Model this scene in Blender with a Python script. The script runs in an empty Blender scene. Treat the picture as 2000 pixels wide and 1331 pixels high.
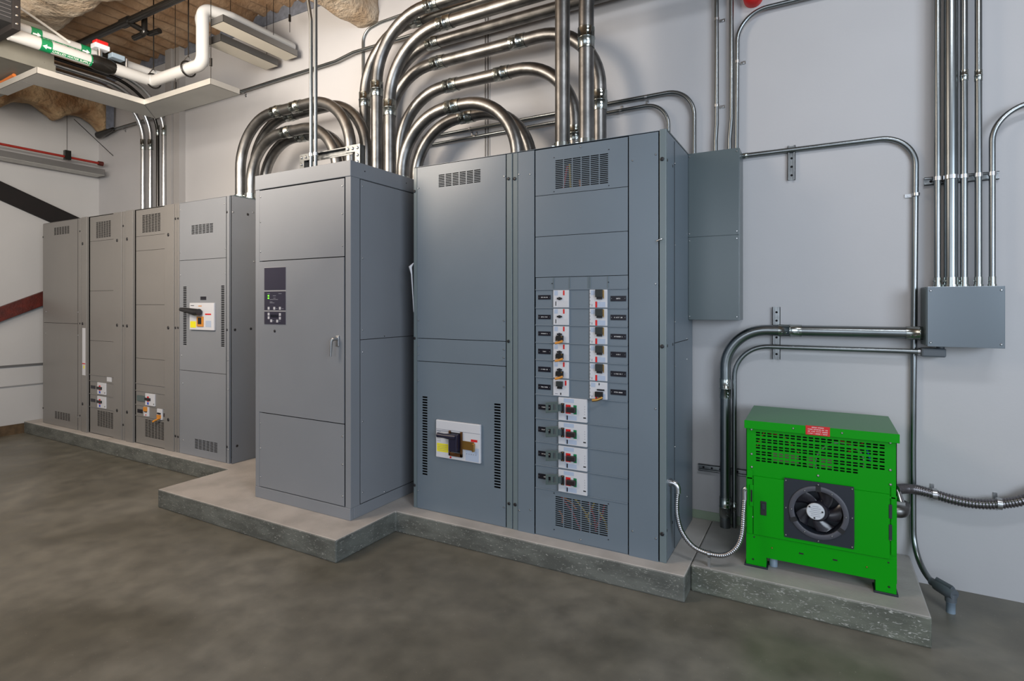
import bpy, math, random
from mathutils import Vector, noise
random.seed(7)
C = bpy.context.scene.collection
S = bpy.context.scene
# ------------------------------------------------------------------ camera
F = 1084.0; HY = 595.0; CX = 1000.0          # focal length and horizon in the 2000 x 1331 frame
YAW = math.atan(0.5535); sY, cY = math.sin(YAW), math.cos(YAW)
H = 1.495                                     # eye height
cam = bpy.data.cameras.new('camera'); co = bpy.data.objects.new('camera', cam); C.objects.link(co)
cam.sensor_fit = 'HORIZONTAL'; cam.sensor_width = 36; cam.lens = F / 2000 * 36
cam.shift_y = -(665.5 - HY) / 2000; cam.clip_start = 0.05
co.location = (0, 0, H); co.rotation_euler = (math.pi / 2, 0, YAW)
S.camera = co
# ------------------------------------------------------------------ world, lights, exposure
w = bpy.data.worlds.new('world'); S.world = w; w.use_nodes = True
nt = w.node_tree; bg = nt.nodes['Background']
bg.inputs[0].default_value = (0.62, 0.72, 0.88, 1); bg.inputs[1].default_value = 0.8
def area(name, loc, target, sx, sy, power, col):
    l = bpy.data.lights.new(name, 'AREA'); l.shape = 'RECTANGLE'; l.size = sx; l.size_y = sy
    l.energy = power; l.color = col
    o = bpy.data.objects.new(name, l); C.objects.link(o); o.location = loc
    o.rotation_euler = (Vector(target) - Vector(loc)).to_track_quat('-Z', 'Y').to_euler()
    return o
area('daylight_window', (3.7, -1.6, 2.2), (-1.6, 3.0, 1.2), 3.0, 2.2, 225, (0.76, 0.87, 1.0))
area('daylight_roller_door', (-0.6, -4.2, 2.2), (-1.5, 3.0, 1.2), 4.0, 2.4, 80, (0.86, 0.92, 1.0))
area('warm_lamp_aisle', (-5.2, -0.8, 3.7), (-6.0, 3.0, 1.6), 2.6, 1.4, 150, (1.0, 0.86, 0.72))
area('warm_lamp_corner', (-3.4, 1.4, 4.0), (-3.6, 3.4, 2.6), 2.0, 1.0, 12, (1.0, 0.92, 0.84))
area('ceiling_lamp_right', (0.9, 1.0, 4.1), (0.4, 3.0, 1.0), 1.2, 0.3, 34, (0.90, 0.94, 1.0))
area('added_uplight', (-3.4, 0.9, 3.0), (-4.6, 2.4, 4.4), 1.6, 0.8, 145, (1.0, 0.88, 0.74))  # added unseen lamp aimed up to brighten the deck
S.view_settings.view_transform = 'Standard'; S.view_settings.look = 'None'
S.view_settings.gamma = 1; S.view_settings.use_curve_mapping = False
S.view_settings.exposure = 0.0
S.cycles.use_denoising = True
S.cycles.max_bounces = 8
# ------------------------------------------------------------------ pixel -> point on a known plane
def ray(u, v):
    a = (u - CX) / F
    return (-sY + a * cY, cY + a * sY, (HY - v) / F)
def on_y(u, v, y):
    r = ray(u, v); t = y / r[1]; return Vector((r[0] * t, y, H + r[2] * t))
def on_x(u, v, x):
    r = ray(u, v); t = x / r[0]; return Vector((x, r[1] * t, H + r[2] * t))
def on_z(u, v, z):
    r = ray(u, v); t = (z - H) / r[2]; return Vector((r[0] * t, r[1] * t, z))
def xf(u, y): return on_y(u, 0, y).x
def zf(u, v, y): return on_y(u, v, y).z
# ------------------------------------------------------------------ materials
MATS = {}
def mat(name, col, rough=0.5, metal=0.0, noise_amt=0.0, nscale=5.0, bump=0.0, bscale=40.0, emit=None, col2=None, spec=0.5, bdist=0.01):
    if name in MATS: return MATS[name]
    m = bpy.data.materials.new(name); m.use_nodes = True; n = m.node_tree; b = n.nodes['Principled BSDF']
    b.inputs['Roughness'].default_value = rough; b.inputs['Metallic'].default_value = metal
    b.inputs['Base Color'].default_value = (*col, 1); b.inputs['Specular IOR Level'].default_value = spec
    tc = n.nodes.new('ShaderNodeTexCoord')
    ns = n.nodes.new('ShaderNodeTexNoise'); ns.inputs['Scale'].default_value = nscale; ns.inputs['Detail'].default_value = 6
    n.links.new(tc.outputs['Object'], ns.inputs['Vector'])
    if noise_amt or col2:
        mx = n.nodes.new('ShaderNodeMix'); mx.data_type = 'RGBA'
        c2 = col2 if col2 else tuple(c * (1 - noise_amt) for c in col)
        mx.inputs['A'].default_value = (*col, 1); mx.inputs['B'].default_value = (*c2, 1)
        rp = n.nodes.new('ShaderNodeValToRGB'); rp.color_ramp.elements[0].position = 0.35; rp.color_ramp.elements[1].position = 0.65
        n.links.new(ns.outputs['Fac'], rp.inputs[0]); n.links.new(rp.outputs[0], mx.inputs['Factor'])
        n.links.new(mx.outputs['Result'], b.inputs['Base Color'])
    if bump:
        n2 = n.nodes.new('ShaderNodeTexNoise'); n2.inputs['Scale'].default_value = bscale; n2.inputs['Detail'].default_value = 4
        n.links.new(tc.outputs['Object'], n2.inputs['Vector'])
        bp = n.nodes.new('ShaderNodeBump'); bp.inputs['Strength'].default_value = bump; bp.inputs['Distance'].default_value = bdist
        n.links.new(n2.outputs['Fac'], bp.inputs['Height']); n.links.new(bp.outputs['Normal'], b.inputs['Normal'])
    if emit:
        b.inputs['Emission Color'].default_value = (*emit[:3], 1); b.inputs['Emission Strength'].default_value = emit[3]
    MATS[name] = m; return m
GREY = mat('grey_enamel', (0.138, 0.174, 0.208), 0.34, 0, 0.06, 2.0, 0.03, 160)
GREYL = mat('light_grey_enamel', (0.205, 0.218, 0.238), 0.40, 0, 0.05, 2.0, 0.03, 160)
GREYD = mat('dark_grey_enamel', (0.080, 0.105, 0.112), 0.30, 0, 0.05, 2.0, 0.02, 160)
GREY_WARMLIT = mat('lamp_warmed_grey_enamel', (0.190, 0.182, 0.172), 0.36, 0, 0.06, 2.0, 0.03, 160)  # cabinet grey with the warm lamplight put into the colour
EDGE = mat('post_enamel', (0.135, 0.170, 0.180), 0.32)
DARK = mat('black_interior', (0.006, 0.006, 0.007), 0.8)
BLACK = mat('black_plastic', (0.012, 0.012, 0.014), 0.35)
PLATE = mat('black_nameplate', (0.006, 0.006, 0.012), 0.3)
WHITE = mat('white_plastic', (0.54, 0.55, 0.58), 0.4)
LINE = mat('printed_grey_ink', (0.24, 0.25, 0.29), 0.6)
BLUEP = mat('pale_blue_print', (0.36, 0.43, 0.55), 0.5)
TEXTW = mat('white_lettering', (0.75, 0.75, 0.75), 0.5)
RED = mat('red_label', (0.55, 0.012, 0.012), 0.4)
REDP = mat('red_pipe_paint', (0.28, 0.020, 0.012), 0.4)
YEL = mat('yellow_label', (0.75, 0.68, 0.01), 0.5)
GRN = mat('green_label', (0.0, 0.16, 0.055), 0.5)
BLU = mat('blue_label', (0.01, 0.05, 0.45), 0.5)
BRASS = mat('brass', (0.55, 0.33, 0.10), 0.35, 1.0)
ORANGE = mat('orange_clip', (0.55, 0.22, 0.03), 0.4)
HASP = mat('grey_green_plastic', (0.075, 0.105, 0.105), 0.35)
STEEL = mat('galvanised_steel', (0.245, 0.242, 0.236), 0.38, 1.0, 0.45, 9.0, 0.06, 70)
STEELB = mat('bright_steel', (0.50, 0.51, 0.52), 0.28, 1.0)
EMT = mat('emt_steel', (0.25, 0.272, 0.28), 0.30, 1.0, 0.15, 6.0)
COUP = mat('coupling_steel', (0.34, 0.365, 0.35), 0.24, 1.0)
STRUT = mat('strut_steel', (0.27, 0.285, 0.29), 0.35, 1.0, 0.3, 20)
FLEX = mat('flexible_steel', (0.36, 0.36, 0.37), 0.25, 1.0)
SHEET = mat('galvanised_sheet', (0.58, 0.57, 0.54), 0.48, 0.75, 0.12, 3.0)
SHEETD = mat('dull_duct_sheet', (0.22, 0.215, 0.185), 0.5, 0.4, 0.2, 4.0)
CREAM = mat('cream_sheet', (0.56, 0.52, 0.44), 0.5, 0.0, 0.06, 3.0)
INSUL = mat('white_pipe_jacket', (0.42, 0.42, 0.415), 0.35)
GREEN = mat('green_powder_coat', (0.000, 0.265, 0.001), 0.42, spec=0.22)
GREEN_SHEEN = mat('green_roof_sheen', (0.060, 0.200, 0.085), 0.40)  # casing green, paled by a sheen painted into the roof
RUBBER = mat('rubber', (0.012, 0.018, 0.024), 0.5)
FANB = mat('fan_plate_black', (0.010, 0.014, 0.022), 0.45)
RING = mat('fan_ring_grey', (0.060, 0.062, 0.076), 0.45)
PVC = mat('grey_pvc', (0.20, 0.26, 0.32), 0.5)
LB = mat('grey_fitting', (0.085, 0.10, 0.115), 0.42)
IRON = mat('black_iron', (0.010, 0.009, 0.008), 0.25, 0.2)
RUST = mat('red_oxide_steel', (0.10, 0.010, 0.004), 0.5, 0, 0.5, 12, 0.2, 60)
OXSHADE_DARK = mat('shaded_brace_dark_plate', (0.004, 0.0012, 0.001), 0.8, 0, 0.5, 12)  # red oxide with shade painted in for upper brace; also dark coil plate
FOAM = mat('sprayed_foam', (0.46, 0.33, 0.19), 0.9, 0, 0, 4.0, 0.9, 22, col2=(0.20, 0.10, 0.04), bdist=.04)
FOAMP = mat('pale_sprayed_foam', (0.50, 0.43, 0.34), 0.9, 0, 0, 5.0, 1.0, 30, col2=(0.36, 0.26, 0.17), bdist=.022)
DECK = mat('fireproofed_deck', (0.34, 0.235, 0.15), 0.9, 0, 0, 3.5, 1.0, 28, col2=(0.21, 0.12, 0.062), bdist=.014)
LCD = mat('display_grey', (0.028, 0.026, 0.045), 0.3)
LEDG = mat('green_led', (0.1, 0.8, 0.02), 0.5, emit=(0.12, 1.0, 0.02, 3.0))
WALLM = mat('painted_wall', (0.435, 0.432, 0.44), 0.55, 0, 0.05, 1.5, 0.04, 60)
WALLL = mat('painted_left_wall', (0.46, 0.455, 0.45), 0.5, 0, 0.05, 1.5, 0.04, 60)
BASEB = mat('brown_baseboard', (0.10, 0.062, 0.03), 0.5, 0, 0.4, 20)
GREENW = mat('green_primer', (0.26, 0.33, 0.24), 0.7)
WIRER = mat('red_wire', (0.30, 0.01, 0.01), 0.5); WIREY = mat('yellow_wire', (0.42, 0.27, 0.02), 0.5)
WIREO = mat('orange_wire', (0.45, 0.12, 0.02), 0.5)
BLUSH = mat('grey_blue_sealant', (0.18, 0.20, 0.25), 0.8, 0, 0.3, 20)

def floor_mat():
    m = bpy.data.materials.new('sealed_concrete_floor'); m.use_nodes = True; n = m.node_tree; b = n.nodes['Principled BSDF']
    tc = n.nodes.new('ShaderNodeTexCoord')
    a = n.nodes.new('ShaderNodeTexNoise'); a.inputs['Scale'].default_value = 0.9; a.inputs['Detail'].default_value = 5; a.inputs['Distortion'].default_value = 0.6
    c = n.nodes.new('ShaderNodeTexNoise'); c.inputs['Scale'].default_value = 7; c.inputs['Detail'].default_value = 8
    v = n.nodes.new('ShaderNodeTexNoise'); v.inputs['Scale'].default_value = 90; v.inputs['Detail'].default_value = 2
    for q in (a, c, v): n.links.new(tc.outputs['Object'], q.inputs['Vector'])
    r = n.nodes.new('ShaderNodeValToRGB'); e = r.color_ramp.elements
    e[0].position = 0.36; e[0].color = (0.105, 0.098, 0.076, 1); e[1].position = 0.66; e[1].color = (0.185, 0.176, 0.148, 1)
    n.links.new(a.outputs['Fac'], r.inputs[0])
    mx = n.nodes.new('ShaderNodeMix'); mx.data_type = 'RGBA'; mx.blend_type = 'OVERLAY'; mx.inputs['Factor'].default_value = 0.55
    n.links.new(r.outputs[0], mx.inputs['A']); n.links.new(c.outputs['Fac'], mx.inputs['B'])
    sp = n.nodes.new('ShaderNodeValToRGB'); sp.color_ramp.elements[0].position = 0.70; sp.color_ramp.elements[1].position = 0.78
    n.links.new(v.outputs['Fac'], sp.inputs[0])
    m2 = n.nodes.new('ShaderNodeMix'); m2.data_type = 'RGBA'; m2.inputs['B'].default_value = (0.26, 0.25, 0.22, 1)
    n.links.new(sp.outputs[0], m2.inputs['Factor']); n.links.new(mx.outputs['Result'], m2.inputs['A'])
    n.links.new(m2.outputs['Result'], b.inputs['Base Color'])
    rr = n.nodes.new('ShaderNodeMapRange'); rr.inputs['To Min'].default_value = 0.20; rr.inputs['To Max'].default_value = 0.52
    n.links.new(c.outputs['Fac'], rr.inputs['Value']); n.links.new(rr.outputs[0], b.inputs['Roughness'])
    bp = n.nodes.new('ShaderNodeBump'); bp.inputs['Strength'].default_value = 0.12; bp.inputs['Distance'].default_value = 0.01
    n.links.new(c.outputs['Fac'], bp.inputs['Height']); n.links.new(bp.outputs['Normal'], b.inputs['Normal'])
    return m
def pad_mat(name, top, side, chip, amount):
    m = bpy.data.materials.new(name); m.use_nodes = True; n = m.node_tree; b = n.nodes['Principled BSDF']
    tc = n.nodes.new('ShaderNodeTexCoord'); ge = n.nodes.new('ShaderNodeNewGeometry'); sx = n.nodes.new('ShaderNodeSeparateXYZ')
    n.links.new(ge.outputs['Normal'], sx.inputs[0])
    a = n.nodes.new('ShaderNodeTexNoise'); a.inputs['Scale'].default_value = 5; a.inputs['Detail'].default_value = 8
    c = n.nodes.new('ShaderNodeTexNoise'); c.inputs['Scale'].default_value = 48; c.inputs['Detail'].default_value = 8; c.inputs['Distortion'].default_value = 1.2
    mp = n.nodes.new('ShaderNodeMapping'); mp.inputs['Scale'].default_value = (1, 1, 2.6)
    n.links.new(tc.outputs['Object'], mp.inputs['Vector'])
    for q in (a, c): n.links.new(mp.outputs[0], q.inputs['Vector'])
    def mixc(A, B, fac, bl='MIX'):
        x = n.nodes.new('ShaderNodeMix'); x.data_type = 'RGBA'; x.blend_type = bl
        for k, val in (('A', A), ('B', B), ('Factor', fac)):
            if isinstance(val, tuple): x.inputs[k].default_value = (*val, 1)
            elif isinstance(val, float): x.inputs[k].default_value = val
            else: n.links.new(val, x.inputs[k])
        return x.outputs['Result']
    def ramp(src, p0, p1):
        r = n.nodes.new('ShaderNodeValToRGB'); r.color_ramp.elements[0].position = p0; r.color_ramp.elements[1].position = p1
        n.links.new(src, r.inputs[0]); return r.outputs[0]
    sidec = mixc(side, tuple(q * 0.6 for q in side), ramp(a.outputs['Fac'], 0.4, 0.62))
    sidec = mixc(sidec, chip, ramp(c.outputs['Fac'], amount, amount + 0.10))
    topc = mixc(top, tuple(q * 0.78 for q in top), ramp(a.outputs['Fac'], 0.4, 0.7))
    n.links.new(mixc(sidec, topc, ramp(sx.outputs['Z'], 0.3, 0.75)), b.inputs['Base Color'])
    b.inputs['Roughness'].default_value = 0.6
    bp = n.nodes.new('ShaderNodeBump'); bp.inputs['Strength'].default_value = 0.14; bp.inputs['Distance'].default_value = 0.01
    n.links.new(c.outputs['Fac'], bp.inputs['Height']); n.links.new(bp.outputs['Normal'], b.inputs['Normal'])
    return m
# ------------------------------------------------------------------ mesh builder
class MB:
    def __init__(s): s.v = []; s.f = []; s.sm = []
    def add(s, vs, fs, smooth=False):
        o = len(s.v); s.v += [tuple(p) for p in vs]; s.f += [tuple(i + o for i in f) for f in fs]; s.sm += [smooth] * len(fs)
    def box(s, x0, x1, y0, y1, z0, z1):
        x0, x1 = sorted((x0, x1)); y0, y1 = sorted((y0, y1)); z0, z1 = sorted((z0, z1))
        s.add([(x0, y0, z0), (x1, y0, z0), (x1, y1, z0), (x0, y1, z0), (x0, y0, z1), (x1, y0, z1), (x1, y1, z1), (x0, y1, z1)],
              [(0, 3, 2, 1), (4, 5, 6, 7), (0, 1, 5, 4), (1, 2, 6, 5), (2, 3, 7, 6), (3, 0, 4, 7)])
        return s
    def prism(s, poly, axis, a0, a1):
        """poly: 2D points, counter-clockwise, extruded along axis 'x','y' or 'z' from a0 to a1"""
        n = len(poly)
        def P(p, a):
            return (a, p[0], p[1]) if axis == 'x' else ((p[0], a, p[1]) if axis == 'y' else (p[0], p[1], a))
        vs = [P(p, a0) for p in poly] + [P(p, a1) for p in poly]
        fs = [tuple(range(n))[::-1], tuple(range(n, 2 * n))] + [(i, (i + 1) % n, n + (i + 1) % n, n + i) for i in range(n)]
        s.add(vs, fs); return s
    def cyl(s, p0, p1, r, n=20, r1=None, smooth=True):
        return s.tube([p0, p1], r, n, radii=[r, r if r1 is None else r1], smooth=smooth)
    def tube(s, pts, r, n=16, radii=None, caps=True, smooth=True):
        pts = [Vector(p) for p in pts]; m = len(pts)
        t0 = (pts[1] - pts[0]).normalized()
        up = Vector((0, 0, 1)) if abs(t0.z) < 0.9 else Vector((1, 0, 0))
        nv = t0.cross(up).normalized(); rings = []
        for i in range(m):
            if i == 0: t = t0
            elif i == m - 1: t = (pts[-1] - pts[-2]).normalized()
            else: t = ((pts[i + 1] - pts[i]).normalized() + (pts[i] - pts[i - 1]).normalized()).normalized()
            nv = (nv - t * nv.dot(t)).normalized(); bv = t.cross(nv)
            rr = radii[i] if radii else r
            rings.append([pts[i] + (nv * math.cos(2 * math.pi * k / n) + bv * math.sin(2 * math.pi * k / n)) * rr for k in range(n)])
        vs = [p for rg in rings for p in rg]
        fs = [(i * n + k, i * n + (k + 1) % n, (i + 1) * n + (k + 1) % n, (i + 1) * n + k) for i in range(m - 1) for k in range(n)]
        s.add(vs, fs, smooth)
        if caps:
            s.add(rings[0], [tuple(range(n))[::-1]]); s.add(rings[-1], [tuple(range(n))])
        return s
    def sheet(s, x0, x1, z0, z1, y, th=0.002, holes=()):
        """front sheet facing -y with real rectangular holes"""
        holes = [h for h in holes]
        xs = sorted({round(q, 5) for q in [x0, x1] + [h[0] for h in holes] + [h[1] for h in holes]})
        zs = sorted({round(q, 5) for q in [z0, z1] + [h[2] for h in holes] + [h[3] for h in holes]})
        def hole(cx, cz): return any(h[0] < cx < h[1] and h[2] < cz < h[3] for h in holes)
        g = [[not hole((xs[i] + xs[i + 1]) / 2, (zs[j] + zs[j + 1]) / 2) for j in range(len(zs) - 1)] for i in range(len(xs) - 1)]
        for i in range(len(xs) - 1):
            for j in range(len(zs) - 1):
                if not g[i][j]: continue
                a, b, c, d = xs[i], xs[i + 1], zs[j], zs[j + 1]
                s.add([(a, y, c), (b, y, c), (b, y, d), (a, y, d)], [(0, 1, 2, 3)])
                s.add([(a, y + th, c), (b, y + th, c), (b, y + th, d), (a, y + th, d)], [(3, 2, 1, 0)])
                def nb(p, q): return 0 <= p < len(xs) - 1 and 0 <= q < len(zs) - 1 and g[p][q]
                if not nb(i - 1, j): s.add([(a, y, c), (a, y, d), (a, y + th, d), (a, y + th, c)], [(0, 1, 2, 3)])
                if not nb(i + 1, j): s.add([(b, y, c), (b, y + th, c), (b, y + th, d), (b, y, d)], [(0, 1, 2, 3)])
                if not nb(i, j - 1): s.add([(a, y, c), (a, y + th, c), (b, y + th, c), (b, y, c)], [(0, 1, 2, 3)])
                if not nb(i, j + 1): s.add([(a, y, d), (b, y, d), (b, y + th, d), (a, y + th, d)], [(0, 1, 2, 3)])
        return s
    def build(s, name, m, parent=None, bevel=0, label=None, **props):
        me = bpy.data.meshes.new(name); me.from_pydata(s.v, [], s.f); me.update()
        for p, q in zip(me.polygons, s.sm): p.use_smooth = q
        me.materials.append(m)
        o = bpy.data.objects.new(name, me); C.objects.link(o)
        if parent is not None:
            o.parent = parent
            w_ = Vector(parent.location); g = parent.parent
            while g is not None: w_ += Vector(g.location); g = g.parent
            o.location = -w_
        if bevel:
            b = o.modifiers.new('bevel', 'BEVEL'); b.width = bevel; b.segments = 2; b.limit_method = 'ANGLE'
        if label: o['label'] = label
        for k, v in props.items(): o[k] = v
        return o
def thing(name, label, cat, loc, group=None):
    o = bpy.data.objects.new(name, None); o.empty_display_size = 0.05; C.objects.link(o); o.location = loc
    o['label'] = label; o['category'] = cat
    if group: o['group'] = group
    return o
def tag(o, label, cat, group=None, kind=None):
    o['label'] = label; o['category'] = cat
    if group: o['group'] = group
    if kind: o['kind'] = kind
    return o
def struct(name, mb, m, bevel=0):
    o = mb.build(name, m, bevel=bevel); o['kind'] = 'structure'; return o
def offset_of(parent):
    w_ = Vector((0, 0, 0)); g = parent
    while g is not None: w_ += Vector(g.location); g = g.parent
    return w_
def to_mesh(o):
    me = bpy.data.meshes.new_from_object(o.evaluated_get(bpy.context.evaluated_depsgraph_get()))
    n = bpy.data.objects.new('lettering', me); C.objects.link(n); n.parent = o.parent
    n.location, n.rotation_euler, n.scale = o.location, o.rotation_euler, o.scale
    bpy.data.objects.remove(o); return n
def tiny_print(words, parent, x, y, z, h, m, width):
    """engraving too small to read in the photograph: worn letter-sized strokes grouped like words"""
    n = sum(words) + len(words) - 1; cw = width / n; b = MB(); cx = x - width / 2; q = 0
    for wd in words:
        for k in range(wd):
            r = random.random(); a, c = cx + cw * .12, cx + cw * .86
            b.box(a, a + cw * .24, y - .0003, y, z - h / 2, z + h / 2)
            if r > .3: b.box(a, c, y - .0003, y, z + h * (.3 if r > .6 else -.1), z + h * (.5 if r > .6 else .1))
            if r < .7: b.box(c - cw * .22, c, y - .0003, y, z - h / 2, z + h * (.5 if r < .5 else 0))
            cx += cw
        cx += cw
    return b.build('lettering', m, parent)
def dots(parent, pts, r, m, name='screw', axis='y', depth=0.004):
    """each screw or bolt a part of its own; copies share one mesh"""
    first = None
    for p in pts:
        p = Vector(p)
        if first is None:
            a = MB(); d = {'y': Vector((0, -depth, 0)), 'x': Vector((depth, 0, 0)), 'z': Vector((0, 0, depth))}[axis]
            a.tube([Vector(), d * 0.6, d], r, 12, radii=[r, r, r * 0.6])
            first = a.build(name, m, parent); o = first
        else:
            o = first.copy(); C.objects.link(o)
        o.location = p - offset_of(parent)
def vent(parent, x0, x1, z0, z1, y, cols, rows, m, name='vent', gap=0.14, vgap=0.40, th=0.002):
    """louvred insert with real slots over a dark cavity"""
    mg = 0.002
    cw = (x1 - x0 - 2 * mg) / cols; rh = (z1 - z0 - 2 * mg) / rows; hs = []
    for i in range(cols):
        for j in range(rows):
            hs.append((x0 + mg + cw * (i + gap / 2), x0 + mg + cw * (i + 1 - gap / 2), z0 + mg + rh * (j + vgap / 2), z0 + mg + rh * (j + 1 - vgap / 2)))
    return MB().sheet(x0, x1, z0, z1, y, th, hs).build(name, m, parent)
def panel(parent, x0, x1, z0, z1, y, m, holes=(), name='panel', th=0.0025, label=None):
    return MB().sheet(x0, x1, z0, z1, y, th, holes).build(name, m, parent, label=label)
def fillet(pts, R, seg=10):
    pts = [Vector(p) for p in pts]; out = [pts[0]]
    for i in range(1, len(pts) - 1):
        a, b, c = pts[i - 1], pts[i], pts[i + 1]
        d1 = (a - b).normalized(); d2 = (c - b).normalized(); ang = d1.angle(d2)
        r = R[i - 1] if isinstance(R, (list, tuple)) else R
        if ang > 3.1: out.append(b); continue
        t = min(r / math.tan(ang / 2), (a - b).length * 0.499 if i > 1 else (a - b).length * 0.98, (c - b).length * (0.499 if i < len(pts) - 2 else 0.98))
        rr = t * math.tan(ang / 2); bis = (d1 + d2).normalized(); cen = b + bis * (rr / math.sin(ang / 2))
        v1 = (b + d1 * t) - cen; v2 = (b + d2 * t) - cen; th = v1.angle(v2)
        for k in range(seg + 1):
            q = k / seg
            out.append(cen + (v1 * math.sin((1 - q) * th) + v2 * math.sin(q * th)) / math.sin(th))
    out.append(pts[-1]); return out
def coupling(parent, p, d, r, L=0.10, name='coupling'):
    p = Vector(p); d = Vector(d).normalized(); b = MB()
    b.tube([p - d * L / 2, p - d * 0.004, p - d * 0.003, p + d * 0.003, p + d * 0.004, p + d * L / 2], r, 24,
           radii=[r * 1.11, r * 1.11, r * 1.17, r * 1.17, r * 1.11, r * 1.11])
    side = Vector((0, -1, 0)) if abs(d.y) < 0.7 else Vector((1, 0, 0))
    other = d.cross(side)
    for k in (-0.36, -0.2, 0.2, 0.36):
        q = p + d * (L * k) + (side * 0.92 + other * (0.4 if abs(d.z) < .5 else 0.55)).normalized() * r * 1.08
        b.cyl(q, q + (q - p - d * (L * k)).normalized() * r * 0.18, min(0.007, r * 0.16), 8)
    o = b.build(name, COUP, parent); return o
def connector(parent, p, d, r):
    p = Vector(p); d = Vector(d).normalized(); b = MB()
    b.tube([p, p + d * 0.012], r * 1.32, 24); b.tube([p, p + d * 0.05], r * 1.13, 24)
    side = Vector((-0.8, -0.6, 0)) if abs(d.z) > 0.5 else Vector((0, -1, 0))
    b.cyl(p + d * 0.03 + side * r * 1.05, p + d * 0.03 + side * (r * 1.35 + 0.006), r * 0.17 + 0.001, 8)
    return b.build('connector', COUP, parent)
def conduit(label, pts, r, R=0.3, m=STEEL, group=None, coup=(), ends=(), n=24, name='steel_conduit', cat='conduit', L=0.12):
    path = fillet(pts, R, 14)
    t = thing(name, label, cat, path[0], group)
    MB().tube(path, r, n).build('pipe', m, t)
    for (p, d) in coup: coupling(t, p, d, r, L)
    for (p, d) in ends: connector(t, p, d, r)
    return t
# ================================================================== SETTING
WY = 3.67; XL = -8.1; XR = 4.2; YF = -5.2; ZC = 4.36; P = 0.134
struct('floor', MB().box(XL - 0.2, XR, YF, WY + 0.2, -0.1, 0), floor_mat())
b = MB().box(XL - 0.2, XR, WY, WY + 0.2, 0, ZC + 0.3)
struct('wall_back', b, WALLM)
struct('wall_left', MB().box(XL - 0.2, XL, YF, WY, 0, ZC + 0.3), WALLL)
# wall behind the camera, with a wide roller-door opening and a window opening in the right wall
b = MB().box(XL, -3.2, YF - 0.2, YF, 0, ZC).box(2.2, XR, YF - 0.2, YF, 0, ZC).box(-3.2, 2.2, YF - 0.2, YF, 3.6, ZC)
struct('wall_front', b, WALLM)
b = MB().box(XR, XR + 0.2, YF, -3.6, 0, ZC).box(XR, XR + 0.2, 0.4, WY, 0, ZC).box(XR, XR + 0.2, -3.6, 0.4, 3.4, ZC).box(XR, XR + 0.2, -3.6, 0.4, 0, 0.9)
struct('wall_right', b, WALLM)
# corrugated deck under sprayed fireproofing
def deck():
    b = MB(); pitch = 0.19; nx = int((XR - XL) / pitch * 6); ys = [YF + (WY - YF) * j / 60 for j in range(61)]
    cols = []
    for i in range(nx + 1):
        x = XL + i * pitch / 6; ph = (i % 6) / 6
        z = [0.0, 0.0, 0.035, 0.062, 0.062, 0.035][i % 6]
        cols.append((x, z))
    vs = []
    for x, z in cols:
        for y in ys:
            vs.append((x, y, ZC + z + 0.014 * noise.noise(Vector((x * 6, y * 4, 1))) + 0.03 * noise.noise(Vector((x * 1.7, y * 1.7, 5)))))
    m = len(ys)
    fs = [(i * m + j, i * m + j + 1, (i + 1) * m + j + 1, (i + 1) * m + j) for i in range(len(cols) - 1) for j in range(m - 1)]
    b.add(vs, fs, True); b.box(XL, XR, YF, WY, ZC + 0.16, ZC + 0.3)
    return b
struct('ceiling', deck(), DECK)
struct('baseboard_left', MB().box(XL, XL + 0.012, YF, 2.93, 0, 0.115), BASEB)
# grooves of the left wall boards, edge sealant strip under the deck, flat pilaster by the riser pipes
struct('trim_1', MB().box(XL, XL + 0.012, YF, 3.6, 0.775, 0.800), mat('shadow_gap_rail', (0.10, 0.10, 0.10), 0.6))
struct('trim_2', MB().box(XL, XL + 0.008, YF, 3.6, 0.548, 0.562), mat('grey_wall_rail', (0.22, 0.22, 0.22), 0.6))
struct('trim_3', MB().box(xf(326, 3.6), xf(337.5, 3.6), 3.58, WY, 0, ZC).box(xf(339, 3.6), xf(350, 3.6), 3.60, WY, 0, ZC), mat('pilaster_paint', (0.30, 0.29, 0.285), 0.5))
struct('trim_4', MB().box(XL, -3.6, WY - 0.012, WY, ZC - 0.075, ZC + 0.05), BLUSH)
struct('trim_5', MB().box(-0.73, -0.33, WY - 0.006, WY, P, P + 0.052), GREENW)
# ------------------------------------------------------------------ concrete pads
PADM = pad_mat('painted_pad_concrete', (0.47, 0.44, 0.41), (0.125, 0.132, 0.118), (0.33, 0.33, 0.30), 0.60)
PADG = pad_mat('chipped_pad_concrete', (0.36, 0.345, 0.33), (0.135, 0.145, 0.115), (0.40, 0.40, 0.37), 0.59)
def slab(poly, z, name, m, label):
    b = MB().prism(poly, 'z', 0.0, z); o = b.build(name, m, bevel=0.008); return tag(o, label, 'concrete pad')
slab([(XL + .001, 2.90), (-4.27, 2.875), (-4.26, 2.312), (-2.437, 2.306), (-2.437, 2.822), (-0.588, 2.845), (-0.588, WY - .001), (XL + .001, WY - .001)], P,
     'concrete_pad', PADM, 'long stepped concrete pad under the row of grey cabinets')
slab([(-0.587, 2.985), (0.428, 2.985), (0.428, WY - .001), (-0.587, WY - .001)], P + 0.002, 'concrete_pad', PADG,
     'small chipped concrete pad under the green machine')
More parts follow.
